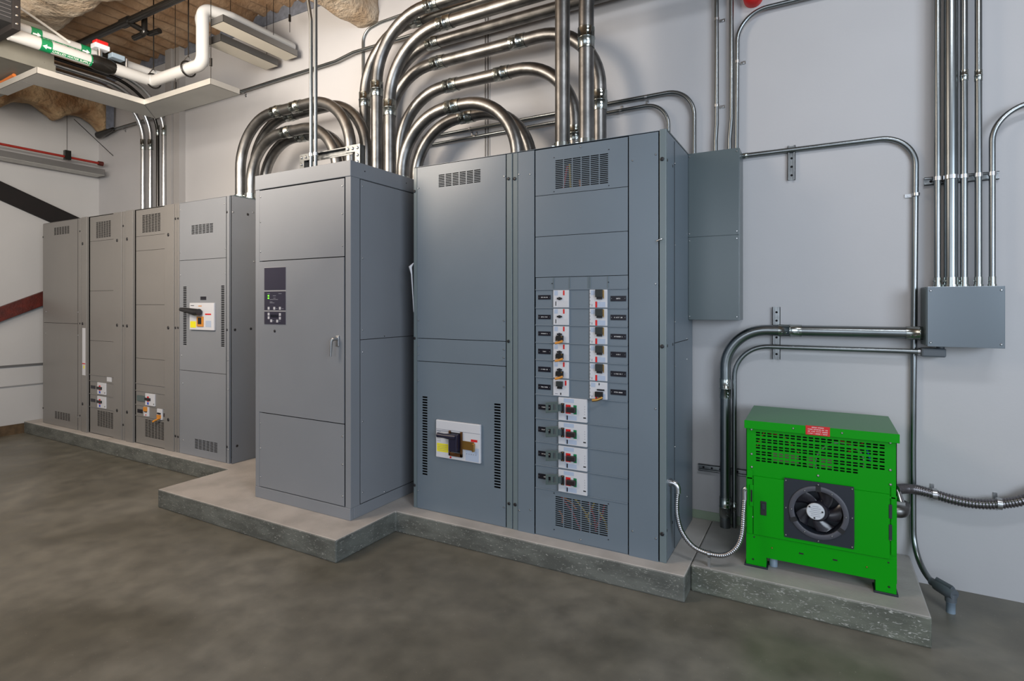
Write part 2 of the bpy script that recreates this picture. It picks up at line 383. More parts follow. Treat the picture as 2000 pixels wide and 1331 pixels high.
# ================================================================== RIGHT SWITCHBOARD
Y0 = 2.94; T = 2.42; BK = 3.63
def X(u): return xf(u, Y0)
def Z(u, v): return zf(u, v, Y0)
def rect(u0, u1, v0, v1, y, um=None):
    um = um if um else (u0 + u1) / 2
    return xf(u0, y), xf(u1, y), zf(um, v1, y), zf(um, v0, y)
def body(parent, x0, x1, y, yb, z0, z1, m, wall=0.002):
    """hollow steel carcass, open at the front, with a dark liner"""
    b = MB().box(x0, x0 + wall, y, yb, z0, z1).box(x1 - wall, x1, y, yb, z0, z1).box(x0, x1, yb - wall, yb, z0, z1).box(x0, x1, y, yb, z1 - wall, z1).box(x0, x1, y, yb, z0, z0 + wall)
    b.build('carcass', m, parent)
    l = MB().box(x0 + .004, x1 - .004, y + 0.10, y + 0.104, z0 + .004, z1 - .004)
    l.box(x0 + .003, x0 + .005, y + .006, y + .1, z0 + .004, z1 - .004).box(x1 - .005, x1 - .003, y + .006, y + .1, z0 + .004, z1 - .004)
    l.build('inner_shade', DARK, parent)  # black sheets painted as the shade behind the front

# --- section 1 (main breaker)
xa, xb = -2.382, X(1001)
sb1 = thing('switchboard_cabinet', 'tall blue-grey cabinet with main breaker plate low on its door, right of the control cabinet', 'cabinet', ((xa + xb) / 2, (Y0 + BK) / 2, P), 'right switchboard cabinets')
body(sb1, xa, xb - 0.003, Y0 + 0.004, BK, P, T - 0.004, GREY)
MB().box(xa - 0.004, xb - 0.002, Y0 + 0.03, BK, T - 0.008, T + 0.004).build('top_cap', GREYD, sb1)
MB().box(xa, X(814.3), Y0, Y0 + 0.02, P, T - 0.01).build('post', EDGE, sb1, 0.002)
MB().box(X(989.3), X(1000), Y0, Y0 + 0.02, P, T - 0.01).build('post', EDGE, sb1, 0.002)
z1 = Z(900, 664); z2 = Z(900, 710.5)
px0, px1 = X(815.3), X(988)
g = (X(855.7), X(940.3), Z(855.7, 367.5), Z(855.7, 341))
panel(sb1, px0, px1, z1 + 0.002, T - 0.012, Y0 - 0.002, GREY, [g], name='upper_panel')
vent(sb1, *g, Y0 - 0.002, 6, 8, GREY)
panel(sb1, px0, px1, z2 + 0.002, z1 - 0.002, Y0 - 0.002, GREY, name='middle_panel')
s1 = (X(824.5), X(836), Z(830, 929.5), Z(830, 773)); s2 = (X(964.5), X(979), Z(971.7, 955.5), Z(971.7, 787))
dr = panel(sb1, px0, px1, P + 0.004, z2 - 0.002, Y0 - 0.002, GREY, [s1, s2], name='lower_door')
vent(sb1, *s1, Y0 - 0.002, 1, 30, GREY, gap=0.08); vent(sb1, *s2, Y0 - 0.002, 1, 30, GREY, gap=0.08)
dots(sb1, [(X(u), Y0 - 0.002, Z(u, v)) for u, v in [(810, 374), (810, 661), (810, 948), (993.5, 349.5), (993.5, 667), (994.5, 984)]], 0.0095, BLACK, 'bolt')
dots(sb1, [(X(u), Y0 - 0.004, Z(u, v)) for u, v in [(818, 368), (985.5, 345), (818, 626), (818, 676), (818, 692), (985, 627), (985, 683), (985, 699), (985, 756), (817.5, 744), (817.5, 958), (985, 991)]], 0.0045, STEELB)
# main breaker plate
bx0, bx1, bz0, bz1 = X(855.2), X(941.5), Z(898, 898), Z(898, 824)
yb_ = Y0 - 0.004
MB().box(bx0, bx1, yb_ - 0.018, yb_ - 0.0, bz0, bz1).build('breaker_plate', WHITE, sb1, 0.004)
bw, bh = bx1 - bx0, bz1 - bz0; fy = yb_ - 0.0182
def fr(a, c, d, e): return bx0 + bw * a, bx0 + bw * c, bz1 - bh * e, bz1 - bh * d
def flat(parent, r4, y, m, name, th=0.001, bevel=0):
    x0, x1, za, zb = r4; return MB().box(x0, x1, y - th, y, za, zb).build(name, m, parent, bevel)
flat(sb1, fr(0.0, 1, .235, .245), fy, LINE, 'plate_seam')
flat(sb1, fr(0.03, .29, .62, .84), fy, YEL, 'warning_label')
for k in range(4): flat(sb1, fr(0.05, .27, .66 + k * .045, .668 + k * .045), fy - .001, LINE, 'lettering')
for k in range(6): flat(sb1, fr(0.03, .12, .30 + k * .05, .31 + k * .05), fy, LINE, 'lettering')
flat(sb1, fr(0.02, .3, .27, .29), fy, LINE, 'lettering')
flat(sb1, fr(0.8, .94, .40, .46), fy, RED, 'red_label')
flat(sb1, fr(0.68, .97, .62, .97), fy, BLUEP, 'trip_unit_panel')
for k in range(5): flat(sb1, fr(0.70 + .05 * k, .72 + .05 * k, .78, .80), fy - .001, LINE, 'lettering')
fb = MB(); r_ = fr(.32, .62, .24, .90)
fb.box(r_[0], r_[0] + .012, fy - .012, fy, r_[2], r_[3]).box(r_[1] - .014, r_[1], fy - .012, fy, r_[2], r_[3]).box(r_[0], r_[1], fy - .012, fy, r_[2], r_[2] + .022)
fb.build('lock_frame', mat('bronze_frame', (0.16, 0.075, 0.03), 0.35, 0.8), sb1, .002)
flat(sb1, fr(.36, .57, .28, .80), fy, DARK, 'handle_slot', 0.004)
hb = MB(); r_ = fr(.385, .565, .3, .74)
hb.box(r_[0], r_[1], fy - .045, fy, r_[2], r_[3])
hz = bz1 - bh * .36
hb.tube([(r_[1] - .01, fy - .035, hz), (r_[0], fy - .040, hz), (bx0 + bw * .28, fy - .044, hz + .001), (bx0 + bw * .14, fy - .044, hz + .002)], .015, 16, radii=[.018, .018, .014, .0165])
hb.build('breaker_handle', mat('navy_handle', (0.012, 0.012, 0.03), 0.35), sb1, .004)
flat(sb1, fr(.62, .88, .46, .68), fy - .006, BRASS, 'hasp', 0.003)
dots(sb1, [(bx0 + bw * .345, fy, bz1 - bh * .95)], 0.0065, RED, 'red_button')
MB().box(bx0 + bw * .86, bx0 + bw * .89, fy - .02, fy, bz1 - bh * .70, bz1 - bh * .5).build('hasp_tab', BRASS, sb1)

# --- section 2 (distribution)
xc = X(1001); xd = -0.703
sb2 = thing('switchboard_cabinet', 'tall blue-grey cabinet filled with two columns of white breakers, beside the wall box', 'cabinet', ((xc + xd) / 2, (Y0 + BK) / 2, P), 'right switchboard cabinets')
body(sb2, xc + 0.001, xd, Y0 + 0.004, BK, P, T - 0.004, GREY)
MB().box(xc, xd, Y0 + 0.03, BK, T - 0.008, T + 0.004).build('top_cap', GREYD, sb2)
MB().box(X(1002), X(1011), Y0, Y0 + .02, P, T - .01).build('post', EDGE, sb2, .002)
MB().box(X(1287.8), xd + .001, Y0, Y0 + .02, P, T).build('post', EDGE, sb2, .003)
MB().box(X(1012), X(1044), Y0 - .003, Y0, P, T - .012).build('side_strip', GREY, sb2, .001)
MB().box(X(1228.6), X(1286), Y0 - .003, Y0, P, T - .012).build('side_strip', GREY, sb2, .001)
pa, pb = X(1045.5), X(1226)
def zline(v0, v1): return (Z(1045.5, v0) + Z(1226, v1)) / 2
zs = [T - 0.014, zline(384.4, 363.7), zline(464, 450.8), zline(542.3, 537.9), zline(565.5, 564.8)]
rows = [zline(a, b) for a, b in [(565.5, 564.8), (602, 602.5), (636, 638), (671, 674), (704.6, 710.5), (739, 746.5), (773, 783), (818.3, 835.7), (863.7, 885), (907.6, 936), (953, 984.7)]]
yp = Y0 + 0.002
gt = (X(1083), X(1189), (Z(1083, 370) + Z(1189, 359.5)) / 2, (Z(1083, 312.5) + Z(1189, 297)) / 2)
panel(sb2, pa, pb, zs[1] + .0015, zs[0], yp, GREY, [gt], name='top_panel')
vent(sb2, *gt, yp, 6, 16, GREY, gap=.10, vgap=.45)
panel(sb2, pa, pb, zs[2] + .0015, zs[1] - .0015, yp, GREY, name='blank_panel')
panel(sb2, pa, pb, zs[3] + .0015, zs[2] - .0015, yp, GREY, name='blank_panel')
panel(sb2, pa, pb, zs[4] + .001, zs[3] - .0015, yp + .003, GREY, name='filler_panel')
fl = MB()
for u in (1081, 1112, 1149, 1152.5, 1187): fl.box(X(u) - .0015, X(u) + .0015, yp - .001, yp + .003, zs[4] + .003, zs[3] - .003)
fl.build('filler_rib', EDGE, sb2)
for i in range(10):
    panel(sb2, pa, pb, rows[i + 1] + .003, rows[i] - .003, yp + .003, GREY, name='breaker_panel')
    MB().box(pa, pb, yp - .003, yp + .004, rows[i] - .0035, rows[i] + .0035).build('divider_rib', GREY, sb2, .0015)
MB().box(pa, pb, yp - .003, yp + .004, rows[10] - .0035, rows[10] + .0035).build('divider_rib', GREY, sb2, .0015)
gb = (X(1083), X(1188), (Z(1083, 1030) + Z(1188, 1049.5)) / 2, (Z(1083, 969.5) + Z(1188, 985)) / 2)
panel(sb2, pa, pb, P + .004, rows[10] - .003, yp + .001, GREY, [gb], name='bottom_panel')
vent(sb2, *gb, yp + .001, 6, 15, GREY, gap=.10, vgap=.45)
# coloured wires behind the louvres
for (a, c, m) in [((1096, 366), (1102, 322), WIRER), ((1110, 372), (1106, 318), WIREY), ((1130, 366), (1126, 350), WIREO)]:
    MB().tube([(X(a[0]), yp + .03, Z(*a)), (X(c[0]) + .004, yp + .035, Z(*c))], .006, 8).build('wire', m, sb2)
for k, (a, c, m) in enumerate([((1092, 972), (1130, 1040), WIRER), ((1120, 978), (1150, 1030), WIREY), ((1098, 975), (1122, 1000), WIREO), ((1160, 1035), (1178, 985), WIRER), ((1140, 1015), (1158, 980), WIREY), ((1165, 1000), (1184, 1046), WIREY), ((1088, 1000), (1094, 1026), WIREO), ((1146, 985), (1160, 1042), WIRER)]):
    MB().tube([(X(a[0]), yp + .025, Z(*a)), ((X(a[0]) + X(c[0])) / 2 + .01, yp + .035, (Z(*a) + Z(*c)) / 2), (X(c[0]), yp + .03, Z(*c))], .0055, 8).build('wire', m, sb2)
dots(sb2, [(X(u), Y0 - .002, Z(u, v)) for u, v in [(1005.5, 349.5), (1006.5, 986), (1293.5, 311), (1293.5, 677), (1293.5, 1043.5)]], .0105, BLACK, 'bolt')
dots(sb2, [(X(u), Y0 - .003, Z(u, v)) for u, v in [(1014, 341), (1036, 341), (1281.5, 302), (1236, 314), (1036.5, 996), (1015, 997), (1281, 799), (1236, 1037.5), (1281.5, 1052), (1281, 555)]] + [(X(1134), yp, Z(1134, 287)), (X(1134), yp, Z(1134, 1055))], .005, STEELB)
dots(sb2, [(X(u), yp + .001, Z(u, v)) for u, v in [(1082, 308), (1189, 292), (1082, 374.5), (1189, 362.5), (1082, 964), (1188, 985), (1082, 1035), (1188, 1055), (1078, 554), (1188, 551.5)]], .003, BLACK, 'rivet')
MB().tube([(X(1284), Y0 - .012, Z(1284, 472)), (X(1290), Y0 - .02, Z(1290, 469)), (X(1294.5), Y0 - .006, Z(1294.5, 467))], .004, 10).build('latch', STEELB, sb2)
# breakers
def small_breaker(u0, u1, i, right, hasp):
    x0, x1 = X(u0), X(u1); z1, z0 = rows[i] - .004, rows[i + 1] + .003; wd, ht = x1 - x0, z1 - z0
    y = yp + .002
    r = MB().box(x0, x1, y - .010, y + .001, z0, z1).build('circuit_breaker', WHITE, sb2, .0015)
    yy = y - .0102
    def q(a, c, d, e): return x0 + wd * a, x0 + wd * c, z1 - ht * e, z1 - ht * d
    def part(r4, m, n, th=.0008, lab=None):
        a, c, d, e = r4; o = MB().box(a, c, yy - th, yy, d, e).build(n, m, r)
        if lab: o['label'] = lab
    if right:
        part(q(.08, .33, .04, .30), BLUEP, 'rating_print'); part(q(.45, .9, .68, .97), BLUEP, 'rating_print')
        part(q(.33, .44, .66, .99), RED, 'red_label')
        for k in range(4): part(q(.02, .045, .2 + .2 * k, .24 + .2 * k), BLACK, 'index_mark')
        part(q(.12, .16, .8, .93), LINE, 'lettering')
        if i < 5:
            a = q(.37, .78, .0, .42); MB().box(a[0], a[1], yy - .016, yy, a[2], a[3]).build('lock_cover', mat('smoked_cover', (0.035, 0.04, 0.04), .2), r, .002)
            a = q(.43, .74, .42, .54); MB().box(a[0], a[1], yy - .010, yy, a[2], a[3]).build('toggle', BLACK, r, .001)
            part(q(.79, .83, .03, .5), BRASS, 'brass_edge', .004)
        else:
            part(q(.45, .85, .40, .48), BLACK, 'toggle', .008)
            a = q(.35, .78, .55, .85); MB().box(a[0], a[1], yy - .014, yy, a[2], a[3]).build('lock_clip', mat('black_brass_clip', (.03, .022, .015), .3, .5), r, .001)
            a = q(.25, .78, .86, 1.05); MB().tube([(a[1], yy - .012, a[3]), ((a[0] + a[1]) / 2, yy - .024, (a[2] + a[3]) / 2 - .004), (a[0], yy - .026, a[2])], .008, 10).build('clip_tab', BRASS, r)
            part(q(.52, .58, .05, .18), BLACK, 'index_mark')
    else:
        if i < 5:
            part(q(.08, .3, .03, .3), BLUEP, 'rating_print'); part(q(.3, .6, .03, .28), LINE, 'rating_print', .0004) if i == 9 else None
            part(q(.64, .74, .02, .30), RED, 'red_label')
            part(q(.28, .58, .43, .53), BLACK, 'toggle', .009); part(q(.36, .48, .40, .57), BLACK, 'toggle_base', .004)
            part(q(.15, .2, .65, .9), BLACK, 'lettering'); part(q(.3, .95, .62, .95), mat('pale_print', (.5, .51, .54), .5), 'rating_print', .0004)
        else:
            part(q(.76, .86, .05, .35), RED, 'red_label'); a = q(.24, .66, .10, .42); MB().box(a[0], a[1], yy - .016, yy, a[2], a[3]).build('lock_cover', mat('smoked_cover', (0, 0, 0)), r, .002)
            part(q(.3, .6, .44, .56), BLACK, 'toggle', .009); part(q(.46, .53, .80, .93), BLACK, 'index_mark'); part(q(.12, .3, .86, .9), LINE, 'lettering')
        if hasp:
            a = q(.24, .68, .56, .88); MB().box(a[0], a[1], yy - .014, yy, a[2], a[3]).build('lock_clip', mat('black_brass_clip', (0, 0, 0)), r, .001)
            MB().tube([(a[1], yy - .012, a[2]), ((a[0] + a[1]) / 2, yy - .022, a[2] - .008), (a[0], yy - .024, a[2] - .013)], .007, 10).build('clip_tab', ORANGE, r)
            part(q(.28, .34, .84, .89), BRASS, 'clip_rivet', .015); part(q(.58, .64, .60, .65), BRASS, 'clip_rivet', .015)
for i in range(6):
    small_breaker(1081.3, 1111.5, i, False, 2 <= i <= 4)
    small_breaker(1152.3, 1186.5, i, True, False)
def big_breaker(i):
    x0, x1 = X(1091.7), X(1147.5); z1, z0 = rows[i] - .004, rows[i + 1] + .006; wd, ht = x1 - x0, z1 - z0; y = yp + .002
    r = MB().box(x0, x1, y - .014, y + .001, z0, z1).build('circuit_breaker', WHITE, sb2, .002); yy = y - .0142
    def q(a, c, d, e): return x0 + wd * a, x0 + wd * c, z1 - ht * e, z1 - ht * d
    def part(r4, m, n, th=.0008):
        a, c, d, e = r4; MB().box(a, c, yy - th, yy, d, e).build(n, m, r)
    part(q(.2, .55, .03, .2), BLUEP, 'rating_print'); part(q(.26, .65, .75, .95), BLUEP, 'rating_print')
    part(q(.27, .44, .29, .68), RED, 'off_marking'); part(q(.54, .65, .29, .68), GRN, 'on_marking')
    a = q(.33, .63, .37, .60); MB().box(a[0], a[1], yy - .022, yy, a[2], a[3]).build('toggle', mat('brown_black_toggle', (.02, .012, .014), .35), r, .003)
    part(q(.30, .34, .76, .95), RED, 'red_label'); part(q(.88, .97, .77, .82), BLACK, 'dial_window')
    for k in range(4): part(q(.92, .94, .3 + .11 * k, .33 + .11 * k), LINE, 'lettering')
    part(q(.13, .22, .24, .66), BLACK, 'hasp_base', .012)
    dots(r, [(x0 + wd * .19, yy - .012, z1 - ht * .27), (x0 + wd * .19, yy - .012, z1 - ht * .62)], .003, BRASS, 'hasp_rivet')
    hx0, hx1 = X(1072.5), X(1096.5); zc = z1 - ht * .42; hh = ht * .23; bq = MB()
    yh = yy - .030; sl = .012
    def bar(xa_, xb_, za_, zb_):
        def zz(x, z): return z + (x - hx0) / (hx1 - hx0) * sl - sl / 2
        vs = [(xa_, yh - .008, zz(xa_, za_)), (xb_, yh - .008, zz(xb_, za_)), (xb_, yh - .008, zz(xb_, zb_)), (xa_, yh - .008, zz(xa_, zb_)),
              (xa_, yh, zz(xa_, za_)), (xb_, yh, zz(xb_, za_)), (xb_, yh, zz(xb_, zb_)), (xa_, yh, zz(xa_, zb_))]
        bq.add(vs, [(0, 1, 2, 3), (4, 7, 6, 5), (0, 4, 5, 1), (1, 5, 6, 2), (2, 6, 7, 3), (3, 7, 4, 0)])
    ww = hx1 - hx0
    bar(hx0, hx1, zc + hh * .55, zc + hh); bar(hx0, hx1, zc - hh, zc - hh * .55)
    for f in (0, .40, .80): bar(hx0 + ww * f, hx0 + ww * (f + .20), zc - hh * .55, zc + hh * .55)
    bq.box(hx1 - .004, hx1 + .012, yh, yy, zc - hh * .6, zc + hh * .6)
    bq.build('padlock_hasp', HASP, r, .001)
for i in range(6, 10): big_breaker(i)
# engraved nameplates
lt = [(4, 4, 3), (5, 5), (8, 1), (1, 3, 1), (1, 4, 2), (5, 6), (5, 4), (5, 5), (5, 4), (3, 1)]
lz = [581, 619.5, 652, 687, 722, 756.5, 796, 840, 887.5, 932]
rt = [(4,), (1, 4, 2), (8, 1), (1, 2, 1), (1, 4, 2, 1), (5, 5)]; rz = [583.5, 620.5, 658, 693, 731, 767]
def nameplate(u0, u1, uc, v, hpx, s):
    x0, x1 = X(u0), X(u1); zc = Z(uc, v); hh = hpx / 2 * (Z(uc, v - 10) - Z(uc, v)) / 10
    r = MB().box(x0, x1, yp - .0005, yp + .003, zc - hh, zc + hh).build('nameplate', PLATE, sb2)
    tiny_print(s, r, (x0 + x1) / 2, yp - .0004, zc, hh * .42, TEXTW, (x1 - x0) * (.55 if sum(s) > 5 else .26))
    dots(r, [(x0 + .006, yp - .0005, zc), (x1 - .006, yp - .0005, zc)], .0022, STEELB, depth=.002)
for i, (s, v) in enumerate(zip(lt, lz)): nameplate(1051, 1075 if i < 6 else 1080, 1063, v, 8.5 if i in (0, 1, 2) else 10, s)
for s, v in zip(rt, rz): nameplate(1192.3, 1222.5, 1207, v, 10.5, s)
# right side of the section: seam, slots, screws, ghost joint
def SX(u, v): return on_x(u, v, xd)
b = MB()
p0, p1 = SX(1317, 470), SX(1343, 470)
b.box(xd, xd + .0015, p0.y, p1.y, P + .01, T - .02)
b.build('side_panel', GREY, sb2)
b = MB(); zz = SX(1330, 667).z; b.box(xd + .001, xd + .002, p0.y, p1.y, zz - .002, zz + .002); b.box(xd, xd + .0022, p0.y - .001, p0.y + .001, P + .01, T - .02)
b.build('side_seam', DARK, sb2)
dots(sb2, [(xd, SX(u, v).y, SX(u, v).z) for u, v in [(1303.5, 313), (1314, 324.5), (1303.5, 676), (1314, 673), (1302.5, 1037), (1313.5, 1021)]], .008, BLACK, 'slot_plug', 'x', .002)
dots(sb2, [(xd + .0015, SX(u, v).y, SX(u, v).z) for u, v in [(1317.5, 320), (1317.5, 479), (1317.5, 629), (1317.5, 716), (1317.5, 873), (1341, 662), (1341, 702), (1341, 970)]], .0045, STEELB, 'screw', 'x')
# crumpled paper tag hooked in the gap left of section 1
o = MB()
o.tube([(xa - .002, Y0 + .002, Z(803, 514)), (xa - .02, Y0 - .01, Z(800, 522)), (xa - .012, Y0 - .006, Z(803, 536)), (xa - .001, Y0 + .002, Z(804, 610))], .004, 8, radii=[.002, .012, .005, .0015])
tag(o.build('paper_tag', WHITE), 'small crumpled white tag stuck in the gap between control cabinet and switchboard', 'tag')
# ================================================================== CONTROL (TRANSFER SWITCH) CABINET
YA = 2.555; TA = 2.404; AX0 = -3.492; AX1 = -2.574; AB = 3.60
def XA(u): return xf(u, YA)
def ZA(u, v): return zf(u, v, YA)
at = thing('control_cabinet', 'tall light grey free-standing cabinet with dark control screen and chrome door handle', 'cabinet', ((AX0 + AX1) / 2, (YA + AB) / 2, P))
body(at, AX0 + .004, AX1 - .004, YA + .008, AB, P + .01, TA - .01, GREYL)
zcap = TA - .102; zbase = P + .077
MB().box(AX0 - .002, AX1 + .002, YA, AB, zcap, TA).build('top_cap', GREYL, at, .004)
b = MB().box(AX0, AX1, YA, YA + .03, P, zbase).box(AX1 - .03, AX1, YA + .03, AB, P, zbase).box(AX0, AX0 + .03, YA + .03, AB, P, zbase)
b.build('plinth', GREYL, at, .004)
MB().box(AX0, XA(505.5), YA + .004, YA + .03, zbase, zcap).build('post', GREYL, at, .002)
MB().box(XA(673.5), AX1, YA + .004, YA + .11, zbase, zcap).build('post', GREYL, at, .002)
q0, q1 = XA(506.5), XA(672)
za1 = (ZA(507, 509.4) + ZA(672, 503.2)) / 2; za2 = (ZA(507, 805) + ZA(672, 829.6)) / 2
panel(at, q0, q1, za1 + .003, zcap - .008, YA + .002, GREYL, name='upper_panel')
door = panel(at, q0, q1, za2 + .003, za1 - .003, YA - .001, GREYL, name='door', th=.006)
panel(at, q0, q1, zbase + .006, za2 - .003, YA + .002, GREYL, name='lower_panel')
# door furniture
sc = rect(516.8, 559.3, 522, 634, YA, 537)
def dpart(u0, u1, v0, v1, m, n, th=.002, base=YA - .001, par=None):
    r4 = rect(u0, u1, v0, v1, YA, 537); return flat(par or door, r4, base, m, n, th)
fr_ = dpart(516.8, 559.3, 522, 634.5, mat('bezel_grey', (.30, .30, .31), .4), 'control_display', .002)
dpart(517.3, 558.8, 523, 567, LCD, 'upper_window', .003, YA - .0015, fr_)
dpart(517.3, 558.8, 569.6, 606.5, LCD, 'indicator_panel', .003, YA - .0015, fr_)
dpart(517.3, 558.8, 609, 634, LCD, 'keypad', .003, YA - .0015, fr_)
KY = YA - .0045
for (u, v) in [(525.5, 578), (525.5, 582.7)]: dpart(u - 1.2, u + 1.2, v - 1.2, v + 1.2, LEDG, 'green_light', .001, KY, fr_)
for (u, v) in [(526, 602.5), (537, 602.5), (548, 602.5), (526, 614), (526, 621), (548, 614.5), (548, 621.7), (531, 627), (542.7, 627.4)]:
    dpart(u - 1.8, u + 1.8, v - 2.7, v + 2.7, mat('key_grey', (.45, .45, .48), .4), 'push_button', .0015, KY, fr_)
dpart(529.5, 544.5, 615, 620.5, mat('dark_lcd', (.002, .002, .01), .2), 'lcd', .001, KY, fr_)
for (u0, u1, v) in [(523, 528, 574), (545, 551, 574), (534, 540, 578.2), (535, 539.5, 582.8), (528, 544, 585.3), (528, 533, 590), (528, 537, 592), (540, 543, 603), (551, 555, 603), (533.5, 536.5, 627), (545.5, 549, 627)]:
    dpart(u0, u1, v - .35, v + .35, LINE, 'lettering', .0006, KY, fr_)
p = on_y(537, 647, YA); dots(door, [(p.x, YA - .001, p.z)], .010, BLACK, 'plug')
p = on_y(660.5, 665, YA)
MB().box(p.x - .014, p.x + .014, YA - .010, YA - .001, p.z - .04, p.z + .03).build('handle_rose', STEELB, door, .006)
b = MB().cyl((p.x, YA - .01, p.z + .01), (p.x, YA - .045, p.z + .01), .011, 16)
b.tube([(p.x, YA - .042, p.z + .012), (p.x - .010, YA - .048, p.z - .005), (p.x - .016, YA - .048, p.z - .10)], .009, 12, radii=[.010, .010, .007])
b.build('door_handle', STEELB, door)
dots(at, [(XA(u), YA + .002, ZA(u, v)) for u, v in [(508.5, 385), (508.5, 434), (508.5, 492), (668.5, 363), (668.5, 417.5), (668.5, 480), (508.5, 827), (508.5, 876), (508.5, 932), (669, 853), (669, 908), (669, 970)]], .0055, STEELB)
# right side panels
def AS(u, v): return on_x(u, v, AX1)
ys0, ys1 = AS(703.5, 700).y, AB - .07
zm = (AS(704.8, 664.6).z + AS(802, 656).z) / 2
for za_, zb_ in ((zm + .002, zcap - .006), (zbase + .006, zm - .002)):
    MB().box(AX1 - .003, AX1 + .003, ys0, ys1, za_, zb_).build('side_panel', GREYL, at, .001)
MB().box(AX1 - .03, AX1, AB - .06, AB, zbase, zcap).build('post', GREYL, at)
MB().box(AX1 - .002, AX1 + .001, ys0 - .004, ys1 + .004, zbase + .002, zcap - .002).build('panel_seam', DARK, at)
dots(at, [(AX1 + .003, AS(u, v).y, AS(u, v).z) for u, v in [(707.5, 364), (707.5, 505), (707.5, 645), (707.5, 688), (707.5, 824), (707.5, 962), (750, 961)]], .0055, STEELB, 'screw', 'x')
dots(at, [(AX1 + .002, AS(u, v).y, AS(u, v).z) for u, v in [(712, 335), (750, 657), (793, 358)]], .004, BLACK, 'rivet', 'x')
# ================================================================== LEFT LINE-UP (four cabinets)
YL = 2.975; TL = 2.43; LB_ = 3.62
def XLn(u): return xf(u, YL)
def ZL(u, v): return zf(u, v, YL)
bounds = [-7.82, XLn(158.2), XLn(243), XLn(345.5), -4.375]
def lrect(u0, u1, vt0, vt1, vb0, vb1):
    """u-range, top v at left/right, bottom v at left/right"""
    return XLn(u0), XLn(u1), (ZL(u0, vb0) + ZL(u1, vb1)) / 2, (ZL(u0, vt0) + ZL(u1, vt1)) / 2
labs = ['leftmost tall grey cabinet with plain doors, against the left wall',
        'narrow grey cabinet with two small breakers low down, second from the left wall',
        'grey cabinet with three small breakers, one orange-clipped, near its foot, third in the far row',
        'grey cabinet with large black-handled breaker plate, at the right end of the far row']
lc = []
for i in range(4):
    t = thing('switchboard_cabinet', labs[i], 'cabinet', ((bounds[i] + bounds[i + 1]) / 2, (YL + LB_) / 2, P), 'far row of grey cabinets')
    body(t, bounds[i] + .001, bounds[i + 1] - .001, YL + .006, LB_, P, TL - .004, GREY_WARMLIT if i < 3 else GREYL)
    MB().box(bounds[i], bounds[i + 1], YL + .03, LB_, TL - .008, TL + .002).build('top_cap', GREYD, t)
    lc.append(t)
GW = GREY_WARMLIT
def lpost(t, u0, u1, m=None, y=None, bev=.001):
    y = YL if y is None else y
    return MB().box(XLn(u0), XLn(u1), y, y + .02, P, TL - .006).build('post', m or GW, t, bev)
# cabinet 1
t = lc[0]
zj = (ZL(88, 631) + ZL(152, 632)) / 2
g1 = lrect(105.3, 136, 445, 440.6, 460, 457); g2 = lrect(106.8, 137.4, 802.5, 808.5, 818, 824)
panel(t, bounds[0] + .006, XLn(151.5), zj + .002, TL - .01, YL - .001, GW, [g1], name='upper_door')
panel(t, bounds[0] + .006, XLn(151.5), P + .004, zj - .002, YL - .001, GW, [g2], name='lower_door')
vent(t, *g1, YL - .001, 6, 9, GW, gap=.14); vent(t, *g2, YL - .001, 6, 9, GW, gap=.14)
lpost(t, 152.3, 157.8)
dots(t, [(XLn(156.4), YL - .001, ZL(156.4, v)) for v in (452, 632, 812)] + [(bounds[0] + .012, YL - .002, ZL(88, v)) for v in (463, 798)], .009, BLACK, 'bolt')
dots(t, [(XLn(u), YL - .001, ZL(u, v)) for u, v in [(90, 609), (90, 651), (153, 610), (153, 655), (153, 815)]], .005, STEELB)
# cabinet 2
t = lc[1]
lpost(t, 158.6, 161.5); MB().box(XLn(161.8), XLn(171.5), YL - .012, YL + .012, P, TL - .004).build('side_strip', GW, t, .002)
MB().box(XLn(163.5), XLn(169.5), YL - .0135, YL - .012, ZL(166, 733), ZL(166, 641)).build('white_sticker', WHITE, t)
MB().box(XLn(163.5), XLn(169.5), YL - .0145, YL - .0135, ZL(166, 711.5), ZL(166, 709.5)).build('red_stripe', RED, t)
MB().box(XLn(165.8), XLn(167.8), YL - .0145, YL - .0135, ZL(166, 720), ZL(166, 714)).build('yellow_mark', YEL, t)
pu0, pu1 = 174.8, 222
def lz(va, vb, ua, ub): return (ZL(ua, va) + ZL(ub, vb)) / 2
zz2 = [TL - .012, lz(472.8, 466.8, 174, 222), lz(569, 567.6, 174, 222), lz(666, 667.5, 174, 222), lz(731.6, 737.8, 177, 226), lz(743.4, 750.8, 177, 226), lz(768.8, 777.6, 177, 226), lz(794.7, 803, 177, 226), P + .006]
g1 = lrect(186, 215.5, 434, 429.5, 466, 463); g2 = lrect(188.5, 220, 801.5, 806.5, 833, 839.5)
for k in range(8):
    hs = [g1] if k == 0 else ([g2] if k == 7 else [])
    panel(t, XLn(pu0), XLn(pu1), zz2[k + 1] + .0015, zz2[k] - .0015, YL + .006, GW, hs, name='panel')
    if k >= 4: MB().box(XLn(pu0), XLn(pu1), YL + .0, YL + .006, zz2[k] - .005, zz2[k] + .003).build('divider_rib', GW, t, .001)
vent(t, *g1, YL + .006, 6, 15, GW, gap=.12); vent(t, *g2, YL + .006, 6, 14, GW, gap=.12)
MB().box(XLn(222.6), XLn(238.6), YL - .006, YL + .012, P, TL - .006).build('side_strip', GW, t, .002)
lpost(t, 239.2, 242.6)
dots(t, [(XLn(163.8), YL - .012, ZL(163.8, v)) for v in (476.5, 632.5, 789)] + [(XLn(230), YL - .006, ZL(230, v)) for v in (470, 635.5, 802)], .016, BLACK, 'bolt')
dots(t, [(XLn(240.9), YL - .001, ZL(240.9, v)) for v in (441.5, 636.5, 830)], .011, BLACK, 'bolt')
